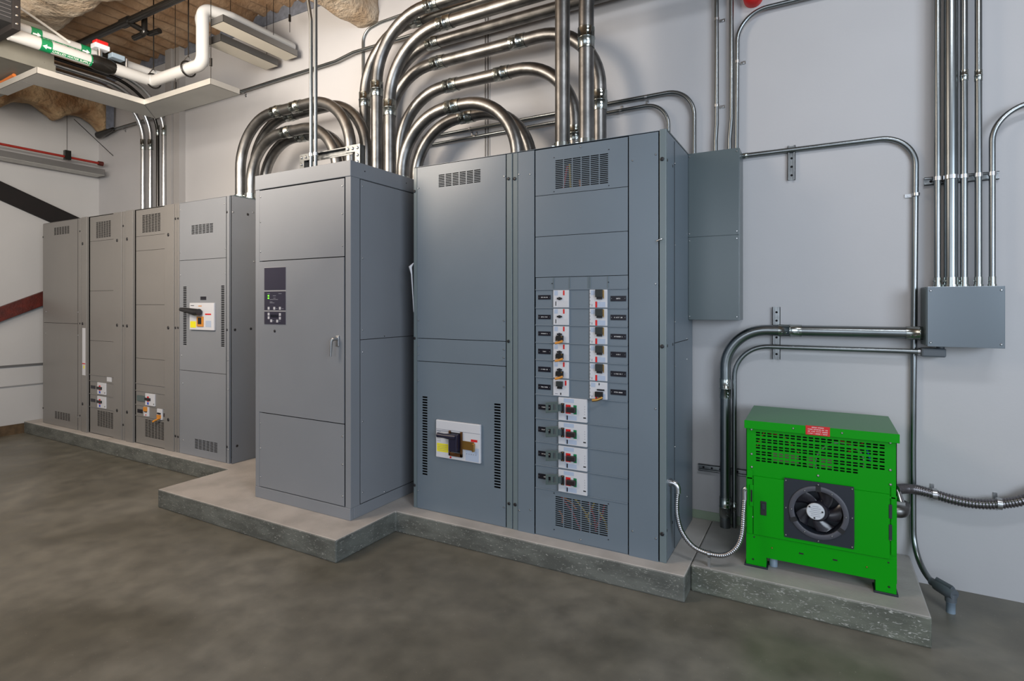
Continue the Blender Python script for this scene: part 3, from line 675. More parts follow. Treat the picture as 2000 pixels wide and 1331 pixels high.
def lbreaker(t, u0, u1, v0, v1, kind):
    x0, x1 = XLn(u0), XLn(u1); z1, z0 = ZL((u0 + u1) / 2, v0), ZL((u0 + u1) / 2, v1); wd, ht = x1 - x0, z1 - z0
    y = YL + .006; r = MB().box(x0, x1, y - .012, y, z0, z1).build('circuit_breaker', WHITE, t, .002); yy = y - .0122
    def part(a, c, d, e, m, n, th=.001):
        MB().box(x0 + wd * a, x0 + wd * c, yy - th, yy, z1 - ht * e, z1 - ht * d).build(n, m, r)
    if kind == 0:
        part(.22, .42, .24, .36, RED, 'red_marking'); part(.22, .42, .58, .68, RED, 'red_marking'); part(.0, .6, .36, .58, BLACK, 'toggle', .007)
        part(.24, .40, .72, .92, BLU, 'blue_label'); part(.9, .98, .78, .86, BLACK, 'dial')
    elif kind == 1:
        part(.2, .8, .0, .45, ORANGE, 'lock_clip', .012); part(.25, .7, .45, .55, BLACK, 'toggle', .006); part(.4, .6, .8, .9, RED, 'red_marking')
    else:
        part(.2, .8, .35, .48, BLACK, 'toggle', .008); part(.2, .85, .55, .85, ORANGE, 'lock_clip', .012)
        MB().tube([(x0 + wd * .7, yy - .01, z1 - ht * .85), (x0, yy - .02, z1 - ht * 1.1), (x0 - wd * .15, yy - .03, z1 - ht * 1.2)], .009, 8).build('clip_tab', ORANGE, r)
def lplate(t, u0, u1, v0, v1, m=PLATE):
    MB().box(XLn(u0), XLn(u1), YL + .003, YL + .006, ZL((u0 + u1) / 2, v1), ZL((u0 + u1) / 2, v0)).build('nameplate', m, t)
lbreaker(t, 191, 207, 748, 771, 0); lbreaker(t, 191, 207, 774.8, 797.5, 0)
lplate(t, 176.5, 185, 753.5, 759.5); lplate(t, 176.5, 185, 779.5, 785.5)
MB().box(XLn(208), XLn(217), YL + .003, YL + .006, ZL(212, 746), ZL(212, 736)).build('white_sticker', WHITE, t)
# cabinet 3
t = lc[2]
lpost(t, 243.4, 247.6); MB().box(XLn(248.2), XLn(261.4), YL - .012, YL + .012, P, TL - .004).build('side_strip', GW, t, .002)
pu0, pu1 = 264.5, 321.8
zz3 = [TL - .012, lz(463, 456.4, 264, 322), lz(491, 485.9, 264, 322), lz(596, 595, 264, 322), lz(700.6, 703.5, 264, 322), lz(749, 755.5, 266, 327), lz(763, 770.8, 266, 327), lz(790.3, 800, 266, 327), lz(811.3, 822, 266, 327), P + .006]
g1 = lrect(276, 312.5, 420, 415, 456, 451.5); g2 = lrect(281.5, 319.5, 819, 825, 854, 861.5)
for k in range(9):
    hs = [g1] if k == 0 else ([g2] if k == 8 else [])
    panel(t, XLn(pu0), XLn(pu1), zz3[k + 1] + .0015, zz3[k] - .0015, YL + .006, GW, hs, name='panel')
    if k >= 5: MB().box(XLn(pu0), XLn(pu1), YL + .0, YL + .006, zz3[k] - .005, zz3[k] + .003).build('divider_rib', GW, t, .001)
vent(t, *g1, YL + .006, 6, 15, GW, gap=.12); vent(t, *g2, YL + .006, 6, 14, GW, gap=.12)
MB().box(XLn(322.6), XLn(340.6), YL - .006, YL + .012, P, TL - .006).build('side_strip', GW, t, .002)
lpost(t, 341.2, 345.2)
dots(t, [(XLn(250.8), YL - .012, ZL(250.8, v)) for v in (467.5, 637, 805)] + [(XLn(330), YL - .006, ZL(330, v)) for v in (459, 640.5, 820)], .016, BLACK, 'bolt')
dots(t, [(XLn(343), YL - .001, ZL(343, v)) for v in (427.5, 640.5, 852)], .011, BLACK, 'bolt')
lbreaker(t, 284.6, 302.7, 769.5, 793, 0); lbreaker(t, 281.5, 291, 795, 813.5, 1); lbreaker(t, 307.6, 317.3, 799, 820, 2)
lplate(t, 267.5, 277.5, 800, 807); lplate(t, 318.5, 321.7, 808, 815)
MB().box(XLn(268), XLn(284), YL - .004, YL + .004, ZL(276, 784), ZL(276, 773)).build('breaker_handle', HASP, t)
# cabinet 4
t = lc[3]
lpost(t, 346, 350); lpost(t, 442.6, 447.5, GREYL)
x0, x1 = XLn(351), XLn(441.6)
za_ = lz(509.5, 503.9, 352, 441); zb_ = lz(724.5, 730.7, 357, 446)
g1 = lrect(373.5, 417, 440, 435, 459, 455); g2 = lrect(380, 425.5, 857.5, 864, 877.5, 885.5)
s1 = (XLn(357.5), XLn(365), ZL(362, 675), ZL(362, 559)); s2 = (XLn(431.5), XLn(439), ZL(435, 678.5), ZL(435, 557))
panel(t, x0, x1, za_ + .002, TL - .01, YL - .001, GREYL, [g1], name='upper_panel')
dq = panel(t, x0, x1, zb_ + .002, za_ - .002, YL - .001, GREYL, [s1, s2], name='middle_door')
panel(t, x0, x1, P + .004, zb_ - .002, YL - .001, GREYL, [g2], name='lower_panel')
vent(t, *g1, YL - .001, 6, 8, GREYL); vent(t, *g2, YL - .001, 6, 8, GREYL); vent(t, *s1, YL - .001, 1, 34, GREYL, gap=.08); vent(t, *s2, YL - .001, 1, 34, GREYL, gap=.08)
lplate(t, 391.5, 404, 578.5, 587, WHITE); MB().box(XLn(392.2), XLn(403), YL - .004, YL - .001, ZL(398, 586), ZL(398, 579.5)).build('nameplate', PLATE, t)
bx0, bx1 = XLn(374.2), XLn(421.5); bz1, bz0 = ZL(398, 592), ZL(398, 645); bw, bh = bx1 - bx0, bz1 - bz0
MB().box(bx0, bx1, YL - .020, YL - .001, bz0, bz1).build('breaker_plate', WHITE, t, .004); fy = YL - .0202
flat(t, fr(.04, .28, .68, .92), fy, YEL, 'warning_label'); flat(t, fr(.66, .90, .39, .44), fy, RED, 'red_label')
flat(t, fr(.34, .6, .5, .87), fy, ORANGE, 'lock_frame', .008); flat(t, fr(.40, .54, .55, .78), fy - .008, DARK, 'handle_slot', .002)
flat(t, fr(.38, .52, .10, .13), fy, ORANGE, 'orange_mark'); flat(t, fr(.06, .2, .09, .11), fy, BLACK, 'lettering'); flat(t, fr(.68, .9, .65, .88), fy, BLUEP, 'rating_print')
hz = bz1 - bh * .34
MB().tube([(bx0 + bw * .57, fy - .035, hz), (bx0 + bw * .42, fy - .038, hz + .0), (bx0 + bw * .15, fy - .045, hz + .014), (bx0 - bw * .13, fy - .05, hz + .024)], .024, 14, radii=[.030, .032, .024, .017]).build('breaker_handle', BLACK, t)
dots(t, [(XLn(348), YL - .001, ZL(348, v)) for v in (427, 640.5, 853.5)] + [(XLn(443.5), YL - .001, ZL(443.5, v)) for v in (414.5, 644.5, 873)], .010, BLACK, 'bolt')
dots(t, [(XLn(u), YL - .001, ZL(u, v)) for u, v in [(352.5, 410.5), (352.5, 493), (353, 538), (438.5, 398.5), (440, 486), (440, 534), (355, 694.5), (357.5, 749), (445, 704), (446, 761), (358, 860), (446, 879)]], .0055, STEELB)
xs_ = bounds[4]
def LS(u, v): return on_x(u, v, xs_)
dots(t, [(xs_, LS(u, v).y, LS(u, v).z) for u, v in [(484, 419), (459, 644.5), (490, 642.5), (463, 871.5)]], .011, BLACK, 'bolt', 'x', .002)
dots(t, [(xs_, LS(u, v).y, LS(u, v).z) for u, v in [(455, 414.5), (494, 415), (496, 511)]], .007, STEELB, 'screw', 'x', .003)
# ================================================================== WALL BOX between switchboard and wall
yw = 3.50
wx0, wx1 = -0.722, xf(1443, yw); wz1, wz0 = 2.418, 1.402
wb = thing('wall_box', 'tall dark grey wall-mounted box with two screwed covers, beside the switchboard', 'wall box', ((wx0 + wx1) / 2, 3.58, wz0))
MB().box(wx0 + .022, wx1 + .004, yw + .004, WY, wz0, wz1 - .002).build('enclosure', GREYD, wb, .002)
zmid = (zf(1338, 464, yw) + zf(1445, 459, yw)) / 2
for a, c in ((zmid + .0015, wz1), (wz0, zmid - .0015)):
    cv = MB().box(wx0 + .020, wx1, yw, yw + .003, a, c).build('cover', GREYD, wb, .001)
    dots(cv, [(xx, yw, zz) for xx in (wx0 + .028, wx1 - .010) for zz in (a + .02, c - .02)], .005, STEELB)
# ================================================================== JUNCTION BOX on the right
jx0, jx1, jz0, jz1 = 0.482, 0.786, 1.281, 1.585
jb = thing('junction_box', 'square grey wall box with four corner screws, under five upright conduits', 'junction box', ((jx0 + jx1) / 2, 3.58, jz0))
JBM = mat('glossy_box_enamel', (.155, .185, .21), .22, .25)
MB().box(jx0 - .006, jx1 - .004, 3.504, WY, jz0 + .004, jz1).build('enclosure', GREYD, jb, .003)
cv = MB().box(jx0, jx1, 3.498, 3.503, jz0, jz1).build('cover', JBM, jb, .0015)
dots(cv, [(xx, 3.498, zz) for xx in (jx0 + .014, jx1 - .014) for zz in (jz0 + .02, jz1 - .02)], .0055, STEELB)
# ================================================================== CONDUITS
ZV = Vector((0, 0, 1)); XV = Vector((1, 0, 0))
r3 = 0.0445
def arch(label, xl, xr, y, z, zl, zr, R, group, cl=None, ends='b', r=r3):
    pts = [(xl, y, zl), (xl, y, z), (xr, y, z), (xr, y, zr)]
    cp = [((x, y, z), XV) for x in (cl or [])]
    en = [((xl, y, zl), ZV), ((xr, y, zr), ZV)]
    return conduit(label, pts, r, R, group=group, coup=cp, ends=en)
gA = 'big conduit arches into the right switchboard'; gB = 'big conduit arches over the control cabinet'
gR = 'big conduits bending off to the upper right'
TT = T + .004; TB = TL + .002
def cx_(u, v, y): return xf(u, y)
a1 = arch('highest big steel arch ending at the rightmost socket on the switchboard top', -3.06, -1.255, 3.45, 3.352, TA, TT, .44, gA, [xf(857, 3.45), xf(1012, 3.45)])
p = on_y(1170, 198, 3.45); coupling(a1, (-1.255, 3.45, p.z), ZV, r3, .13)
a2 = arch('second highest big steel arch, ending behind the two upright conduits', -2.935, -1.43, 3.45, 3.154, TA, TT, .44, gA, [xf(881.5, 3.45), xf(981.5, 3.45)])
p = on_y(1123, 262, 3.45); coupling(a2, (-1.43, 3.45, p.z), ZV, r3, .10)
arch('lowest front big steel arch between control cabinet and switchboard', -2.74, -1.757, 3.25, 2.902, TA, TT, .42, gA, [xf(886, 3.25)])
arch('lowest rear big steel arch, close behind the front one', -2.775, -1.757, 3.45, 2.895, TA, TT, .42, gA, [xf(912, 3.45)])
arch('outer front steel arch from far cabinet row into the control cabinet', -4.576, -3.22, 3.2, 3.155, TB, TA, .44, gB, [xf(542, 3.2), xf(580, 3.2)])
arch('outer rear steel arch from far cabinet row, behind the front arch', -4.576, -3.19, 3.34, 3.165, TB, TA, .44, gB, [xf(569, 3.34)])
arch('inner front steel arch, lower, from far cabinet row into the control cabinet', -4.43, -3.364, 3.2, 2.96, TB, TA, .40, gB, [xf(562, 3.2)])
arch('inner rear steel arch, the lowest of those over the control cabinet', -4.44, -3.40, 3.34, 2.96, TB, TA, .40, gB, [xf(592, 3.34)])
def up_right(label, x, y, z, R, cu, cv_):
    xe = 0.35
    pts = [(x, y, TA), (x, y, z), (xe, y, z)]
    zc = zf(cu[0], cu[1], y)
    return conduit(label, pts, r3, R, group=gR, coup=[((x, y, zc), ZV), ((xf(cv_, y), y, z), XV)], ends=[((x, y, TA), ZV)])
up_right('farthest left big upright conduit, bending right behind its neighbour', -3.309, 3.45, 3.726, .50, (713, 196), 815)
up_right('middle big upright conduit with highest bend to the right', -3.04, 3.30, 3.712, .48, (737, 175), 844)
up_right('front big upright conduit nearest the switchboard, bending right under the top pair', -2.865, 3.25, 3.517, .48, (761, 212), 870)
conduit('rear big conduit running right below the top pair, mostly hidden', [(-3.15, 3.56, TA), (-3.15, 3.56, 3.577), (0.35, 3.56, 3.577)], r3, .46, group=gR, coup=[((xf(847, 3.56), 3.56, 3.577), XV)])
gV = 'big upright conduits on the switchboard top'
conduit('left big upright conduit rising straight from the switchboard top', [(xf(1098.6, 3.10), 3.10, TT), (xf(1098.6, 3.10), 3.10, ZC - .02)], .0455, group=gV, ends=[((xf(1098.6, 3.10), 3.10, TT), ZV)])
xv = xf(1145, 3.10)
conduit('right big upright conduit with long coupling, rising from the switchboard top', [(xv, 3.10, TT), (xv, 3.10, 3.25), (xv + .06, 3.10, ZC - .02)], .0455, 1.2, group=gV,
        coup=[((xv, 3.10, zf(1145, 76, 3.10)), ZV)], ends=[((xv, 3.10, TT), ZV)], L=.125)
# two thin uprights in front, on the control cabinet
gT = 'thin twin conduits rising from the control cabinet'
ya = 2.70
x1_, x2_ = xf(607.5, ya), xf(616.5, ya)
conduit('left one of two thin bright upright conduits on the control cabinet', [(x1_, ya, TA), (x1_, ya, zf(607, 40, ya)), (x1_ - .03, ya, zf(603, 0, ya)), (x1_ - .03, ya, ZC - .02)], .0125, .1, EMT, gT)
conduit('right one of two thin bright upright conduits on the control cabinet', [(x2_, ya, TA), (x2_, ya, ZC - .02)], .0125, .1, EMT, gT)
# strut stand on the control cabinet
ys = 2.735; sx0, sx1 = xf(587, ys), xf(711, ys + .03); zt = zf(650, 292, ys)
st = thing('strut_stand', 'low bolted steel channel stand on top of the control cabinet', 'bracket', ((sx0 + sx1) / 2, ys, TA))
zt = TA + .155
for x in (sx0, sx1 - .045): MB().box(x, x + .008, ys, ys + .04, TA, zt).box(x + .037, x + .045, ys, ys + .04, TA, zt).box(x, x + .045, ys + .034, ys + .04, TA, zt).build('post', STRUT, st)
MB().box(sx0 + .01, sx1 - .01, ys - .002, ys + .003, zt - .006, zt).box(sx0 + .01, sx1 - .01, ys - .002, ys + .003, zt - .046, zt - .040).box(sx0 + .01, sx1 - .01, ys + .03, ys + .036, zt - .046, zt).box(sx0 + .01, sx1 - .01, ys, ys + .036, zt - .004, zt).build('crossbar', STRUT, st)
for x, sgn in ((sx0, 1), (sx1, -1)):
    MB().box(x, x + sgn * .13, ys - .008, ys - .003, zt - .045, zt + .002).box(x, x + sgn * .045, ys - .008, ys - .003, zt - .13, zt - .045).build('corner_plate', STRUT, st)
    dots(st, [(x + sgn * a, ys - .008, zt - c) for a, c in ((.022, .022), (.065, .022), (.108, .022), (.022, .07), (.022, .115))], .010, STEELB, 'bolt', depth=.008)
for x in (x1_, x2_): MB().tube([(x, ya, zt - .035), (x, ya, zt - .012)], .017, 16).build('pipe_clamp', STEELB, st)

# wall conduits
OW = 3.635
def W(u, v, y=OW): return on_y(u, v, y)
def strap(parent, p, r, side=XV, m=None):
    """one-hole strap: half ring and a tab with a screw"""
    p = Vector(p); b = MB(); ax = ZV if abs(side.z) < .5 else XV
    b.tube([p - ax * .008, p + ax * .008], r * 1.2, 16)
    q = p + side * (r + .016); s2 = side.cross(Vector((0, 1, 0)))
    b.box(q.x - (.016 if abs(side.x) > .5 else .008), q.x + (.016 if abs(side.x) > .5 else .008), WY - .006, WY - .001,
          q.z - (.016 if abs(side.z) > .5 else .009), q.z + (.016 if abs(side.z) > .5 else .009))
    b.cyl((q.x, WY - .012, q.z), (q.x, WY - .005, q.z), .006, 8)
    return b.build('strap', m or STEELB, parent)
gW = 'thin conduits across the back wall'
rw = .0125
OC = 3.620
c = conduit('thin conduit crossing the back wall from the hanging drain pan to the big bends',
        [(-7.75, OC, 3.66), (-5.2, OC, 3.672), (xf(655, OC), OC, 3.695), (xf(690, OC), OC, 3.728), (xf(1010, OC), OC, 3.728)], .014, .25, EMT, gW, coup=[((xf(470, OC), OC, 3.672), XV)], L=.05)
strap(c, (xf(475, OW), OW, 3.673), .014, -ZV); strap(c, (xf(240, OW), OW, 3.66), .014, -ZV)
conduit('thin conduit dropping down the back wall just left of the big bends', [W(900, -12, 3.657), W(742, 44, 3.657), W(709, 62, 3.657), W(709, 300, 3.657)], .0115, [.3, .2], EMT, gW)
c3 = conduit('upper thin conduit with rounded bend down to the tall wall box', [(-2.85, OW, 2.862), (-0.693, OW, 2.868), (-0.693, OW, wz1)], .0135, .17, EMT, gW)
for u in (918, 1262): strap(c3, (xf(u, OW), OW, 2.865), .0135, -ZV)
c4 = conduit('lower thin conduit bending down behind the right end of the switchboard', [(-2.9, OW, 2.795), (-0.854, OW, 2.808), (-0.854, OW, 2.2)], .012, .15, EMT, gW)
for u in (927, 1212): strap(c4, (xf(u, OW), OW, 2.803), .012, ZV)
gU = 'thin upright conduits above the tall wall box'
c = conduit('leftmost thin upright conduit above the tall wall box', [(xf(1397.5, OW), OW, wz1), (xf(1397.5, OW), OW, wz1 + .1), (xf(1399.5, OW), OW, wz1 + .2), (xf(1399.5, OW), OW, ZC)], .0135, .1, EMT, gU)
for v in (38, 207): strap(c, (xf(1399.5, OW), OW, zf(1399.5, v, OW)), .0135)
conduit('middle thin upright conduit above the tall wall box', [(xf(1425, OW), OW, wz1), (xf(1425, OW), OW, wz1 + .1), (xf(1428.5, OW), OW, wz1 + .22), (xf(1428.5, OW), OW, ZC)], .014, .1, EMT, gU)
c = conduit('right thin conduit above the tall wall box, bending right at the top', [(xf(1438.5, OW), OW, wz1), (xf(1440.5, OW), OW, 3.27), (xf(1700, OW), OW, 3.275)], .0125, .17, EMT, gU)
c.name = 'steel_conduit'
strap(c, (xf(1440, OW), OW, zf(1440, 121, OW)), .0125)
# conduit from wall box right, over and down to the floor fitting
zc5 = (zf(1460, 299, OW) + zf(1720, 273, OW)) / 2
O5 = 3.652
pts = [(wx1 + .004, O5, zc5 - .002), (xf(1789, O5), O5, zc5), (xf(1783, O5), O5, .72), (xf(1781, O5) + .006, O5 - .006, .095), (xf(1822, 3.46), 3.46, .10)]
c5 = conduit('long thin conduit from the tall wall box, over and down beside the green machine', pts, .0145, [.16, .5, .19], EMT, gW)
coupling(c5, (wx1 + .02, O5, zc5 - .002), XV, .0145, .03)
strap(c5, (xf(1789, OW), OW, zf(1789, 380, OW)), .0145, -XV); strap(c5, (xf(1781, OW), OW, zf(1781, 688, OW)), .0145, -XV)
# elbow fitting with pvc stub at the floor
pf = on_z(1857, 1197, 0)
fl_ = thing('conduit_elbow_fitting', 'dark grey elbow fitting standing on a short plastic stub by the wall foot', 'conduit fitting', (pf.x, pf.y, 0))
e0 = Vector((xf(1822, 3.46), 3.46, .10)); e1 = Vector((pf.x, pf.y, .095))
d = (e1 - e0); d.normalize()
MB().tube([e0 - d * .01, e0 + d * .01, e0 + d * .02, e1, e1 + d * .02], .02, 12, radii=[.019, .019, .028, .030, .024]).tube([e1, (e1.x, e1.y, .055)], .024, 14).build('housing', LB, fl_, 0)
MB().tube([e0 + d * .02 + ZV * .024, e1 + d * .01 + ZV * .026], .014, 4).build('cover', LB, fl_)
MB().tube([(pf.x, pf.y, 0), (pf.x, pf.y, .05), (pf.x, pf.y, .051), (pf.x, pf.y, .062)], .019, 16, radii=[.019, .019, .022, .022]).build('stub', PVC, fl_)
# five upright conduits above the junction box
gJ = 'upright conduits above the square junction box'
yj = 3.60
jc = [(1831, .0150, 'leftmost of the five upright conduits above the square junction box'),
      (1857, .0295, 'thickest upright conduit above the square junction box'),
      (1883, .0155, 'middle upright conduit above the square junction box, right of the thickest'),
      (1911, .0150, 'fourth upright conduit above the square junction box, its coupling nearest the bent one')]
for u, r, lab in jc:
    x = xf(u, yj); cp = [] if u < 1870 else [((xf(u, yj), yj, zf(u, 148, yj)), ZV)]
    en = [((x, yj, jz1), ZV)]
    conduit(lab, [(x, yj, jz1), (x, yj, ZC)], r, .1, EMT, gJ, coup=cp, ends=en, L=.055)
x = xf(1938, yj)
conduit('rightmost conduit above the square junction box, bending off to the right', [(x, yj, jz1), (x, yj, zf(1985, 205, yj) + .0), (x + 1.2, yj, zf(1985, 205, yj) + .02)], .0135, .17, EMT, gJ, ends=[((x, yj, jz1), ZV)])
def strut(label, p0, p1, wid=.041, dep=.02, group=None):
    """slotted channel screwed to the wall, open side out"""
    p0 = Vector(p0); p1 = Vector(p1); t = thing('strut_channel', label, 'strut', (p0.x, WY, p0.z), group)
    h = wid / 2; horiz = abs(p1.x - p0.x) > abs(p1.z - p0.z); b = MB(); y0 = WY - dep
    if horiz:
        a, c = p0.x, p1.x; z = (p0.z + p1.z) / 2
        b.box(a, c, WY - .003, WY, z - h, z + h)
        for s_ in (-1, 1): b.box(a, c, y0, WY, z + s_ * h, z + s_ * (h - .003)).box(a, c, y0, y0 + .003, z + s_ * h, z + s_ * (h - .010))
        qs = [(a + .03 + k * .05, WY - .004, z) for k in range(max(1, int(abs(c - a) / .05)))]
    else:
        a, c = sorted((p0.z, p1.z)); x = (p0.x + p1.x) / 2
        b.box(x - h, x + h, WY - .003, WY, a, c)
        for s_ in (-1, 1): b.box(x + s_ * h, x + s_ * (h - .003), y0, WY, a, c).box(x + s_ * h, x + s_ * (h - .010), y0, y0 + .003, a, c)
        qs = [(x, WY - .004, a + .03 + k * .05) for k in range(max(1, int((c - a) / .05)))]
    b.build('channel', STRUT, t)
    dots(t, qs, .0065, DARK, 'slot', depth=.002)
    return t
gS = 'steel strut channels on the back wall'
z = zf(1878, 349, 3.66)
s_ = strut('long horizontal channel clamping the five upright conduits', (xf(1805, 3.66), 0, z), (xf(1951, 3.66), 0, z), group=gS)
for u, r in ((1831, .015), (1857, .0295), (1883, .0155), (1911, .015), (1938, .0135)):
    MB().tube([(xf(u, yj), yj, z - .010), (xf(u, yj), yj, z + .010)], r * 1.22, 16).build('pipe_clamp', STEELB, s_)
strut('short vertical channel under the conduit right of the tall wall box', (xf(1546, 3.66), 0, zf(1546, 352, 3.66)), (xf(1546, 3.66), 0, zf(1546, 285, 3.66)), group=gS)
strut('vertical channel carrying the two horizontal conduits above the green machine', (xf(1516.5, 3.66), 0, zf(1516, 702, 3.66)), (xf(1516.5, 3.66), 0, zf(1516, 600, 3.66)), group=gS)
z = zf(1400, 917, 3.66)
strut('low horizontal channel behind the two pipes left of the green machine', (xf(1364, 3.66), 0, z), (xf(1460, 3.66), 0, z), group=gS)
# two conduits from the pad up and across to the junction box
gL = 'conduits looping from the pad to the junction box'
y6 = 3.595; z6 = (zf(1560, 646.5, y6) + zf(1790, 651, y6)) / 2; x6 = xf(1416.5, y6)
conduit('thick bent conduit from the concrete pad across to the junction box', [(x6, y6, P), (x6, y6, z6), (jx0 - .006, y6, z6)], .031, .235, EMT, gL,
        coup=[((xf(1543, y6), y6, z6), XV), ((x6, y6, zf(1416, 759, y6)), ZV), ((x6, y6, zf(1416, 990, y6)), ZV), ((jx0 - .02, y6, z6), XV)])
y7 = 3.612; z7 = (zf(1560, 679, y7) + zf(1790, 687.5, y7)) / 2; x7 = xf(1434.5, y7)
conduit('thin bent conduit nested inside the thick one, from the pad to the elbow fitting', [(x7, y7, P), (x7, y7, z7), (xf(1798, y7), y7, z7)], .0135, .19, EMT, gL,
        coup=[((x7, y7, zf(1434, 990, y7)), ZV)], L=.06)
zc = z7
x0 = xf(1798, 3.6)
t = thing('conduit_elbow_fitting', 'dark grey elbow fitting tucked under the square junction box', 'conduit fitting', (x0 + .05, 3.6, zc - .025))
MB().box(x0, x0 + .105, 3.575, 3.64, zc - .024, zc + .022).build('housing', LB, t, .008)
MB().cyl((x0 + .085, 3.605, zc + .02), (x0 + .085, 3.605, jz0 + .006), .018, 16).build('hub', LB, t)
MB().cyl((x0 - .012, y7, zc), (x0 + .003, y7, zc), .018, 16).build('hub', STEELB, t)
# flexible conduits
def flex(label, pts, r, pitch, m=FLEX, group=None):
    # Catmull-Rom through the points, ribbed radius
    pts = [Vector(p) for p in pts]; q = [pts[0] * 2 - pts[1]] + pts + [pts[-1] * 2 - pts[-2]]; path = []
    for i in range(1, len(q) - 2):
        L = (q[i + 1] - q[i]).length; n = max(4, int(L / (pitch / 4)))
        for k in range(n):
            s = k / n; a, b_, c_, d_ = q[i - 1], q[i], q[i + 1], q[i + 2]
            path.append(0.5 * ((2 * b_) + (c_ - a) * s + (2 * a - 5 * b_ + 4 * c_ - d_) * s * s + (3 * b_ - a - 3 * c_ + d_) * s ** 3))
    path.append(pts[-1])
    rad = [r * (1 + .11 * (1, .3, -.9, .3)[i % 4]) for i in range(len(path))]
    t = thing('flexible_conduit', label, 'flexible conduit', path[0], group)
    MB().tube(path, r, 14, radii=rad).build('hose', m, t)
    return t, path
pe = on_x(1307, 944, xd)
p0 = Vector((xd + .045, pe.y, pe.z - .035))
yd = pe.y
pts = [p0, on_y(1321.5, 985, yd), on_y(1323, 1010, yd), on_y(1332, 1040, yd), on_y(1354, 1068, yd), on_y(1385, 1082, yd), on_y(1415, 1085, yd), on_y(1438, 1070, yd + .01), on_y(1449, 1042, yd + .03), on_y(1452, 1000, yd + .05), on_y(1454, 972, yd + .06)]
pts = [p0] + [Vector((p.x, p.y, max(p.z, P + .014))) for p in pts[1:]]
t, path = flex('drooping flexible metal conduit from the switchboard side to the green machine', pts, .0125, .010)
MB().tube(fillet([(xd, yd, p0.z + .04), (xd + .043, yd, p0.z + .04), (xd + .045, yd, p0.z - .012)], .03, 8), .0165, 16).tube([(xd, yd, p0.z + .04), (xd + .012, yd, p0.z + .04)], .021, 16).build('elbow_connector', STEELB, t)
pz = pts[-1]
MB().tube(fillet([pz - ZV * .01, pz + ZV * .045, (-.325, pz.y, pz.z + .047)], .025, 8), .015, 14).build('elbow_connector', STEELB, t)
ps = on_y(1385, 1082, yd)
MB().tube([ps + Vector((-.006, 0, 0)), ps + Vector((.006, 0, 0))], .018, 14).box(ps.x - .007, ps.x + .007, yd - .004, yd + .004, P, P + .05).build('strap', STEELB, t)
ycd = 3.60
pts = [(.335, 3.42, zf(1756, 955, 3.45)), on_y(1768, 955, 3.52), on_y(1790, 957, 3.58), on_y(1825, 966, ycd), on_y(1855, 975, ycd), on_y(1890, 982.5, ycd), on_y(1925, 985.5, ycd), on_y(1960, 984, ycd), on_y(2000, 977, ycd), on_y(2060, 955, ycd), (1.35, ycd, .74), (1.9, ycd, .80), (2.6, ycd, .78)]
t, path = flex('thick dark flexible conduit along the wall right of the green machine', pts, .0235, .013, mat('dark_flexible_steel', (.20, .19, .20), .3, 1.0))
for u, v in ((1825, 966), (1951, 984.5)):
    p = on_y(u, v, ycd); MB().tube([p - XV * .01, p + XV * .01], .030, 16).box(p.x - .008, p.x + .008, WY - .006, WY - .001, p.z - .048, p.z + .036).cyl((p.x, WY - .006, p.z - .040), (p.x, WY - .03, p.z - .042), .006, 8).build('strap', STEELB, t)
# ================================================================== GREEN MACHINE
YG = 3.125; YGB = 3.56; gx0, gx1 = -.333, .316
def XG(u): return xf(u, YG)
def ZG(u, v): return zf(u, v, YG)
gm = thing('ventilated_machine', 'bright green steel machine on legs with slotted grille and round black fan', 'machine', (0, 3.34, P))
zl = .255      # underside of the body
MB().sheet(gx0, gx1, .60, .855, YG, .003, [(XG(1473.5), XG(1730.5), .668, .838)]).build('upper_panel', GREEN, gm)
b = MB().box(gx0, gx0 + .003, YG, YGB, zl, .86).box(gx1 - .003, gx1, YG, YGB, zl, .86).box(gx0, gx1, YGB - .003, YGB, zl, .86).box(gx0, gx1, YG, YGB, zl, zl + .003)
b.build('casing', GREEN, gm)
MB().box(gx0 + .01, gx1 - .01, YG + .09, YG + .094, zl + .02, .85).build('inner_shade', DARK, gm)  # black sheet in place of the shade inside the casing
# roof with lip
MB().prism([(YG - .014, .853), (YG - .012, .853), (YG + .0, .853), (YGB + .01, .86), (YGB + .01, .897), (YG - .014, .892)], 'x', gx0 - .006, gx1 + .008).build('roof', GREEN_SHEEN, gm, .003)
MB().box(gx0 - .0075, gx1 + .0095, YG - .0165, YG - .0135, .852, .894).build('roof_lip', GREEN, gm, .001)
# slotted grille: ten rows in five pairs, rounded slots
hs = []; xg0, xg1 = XG(1475), XG(1729.5); nc = 21; cw = (xg1 - xg0) / nc
zr = [(.830, .822)]
ztop = .836; pitch = (.836 - .672) / 5
for k in range(5):
    for q_ in (0, 1):
        z1_ = ztop - k * pitch - q_ * .0130; z0_ = z1_ - .0078
        for i in range(nc):
            if k == 4 and i > 16: continue
            x0 = xg0 + cw * i + cw * .12; x1 = xg0 + cw * (i + 1) - cw * .12
            hs += [(x0, x1, z0_ + .0014, z1_ - .0014), (x0 + .0014, x1 - .0014, z0_, z1_)]
MB().sheet(XG(1473.5), XG(1730.5), .668, .838, YG, .003, hs).build('grille', GREEN, gm)
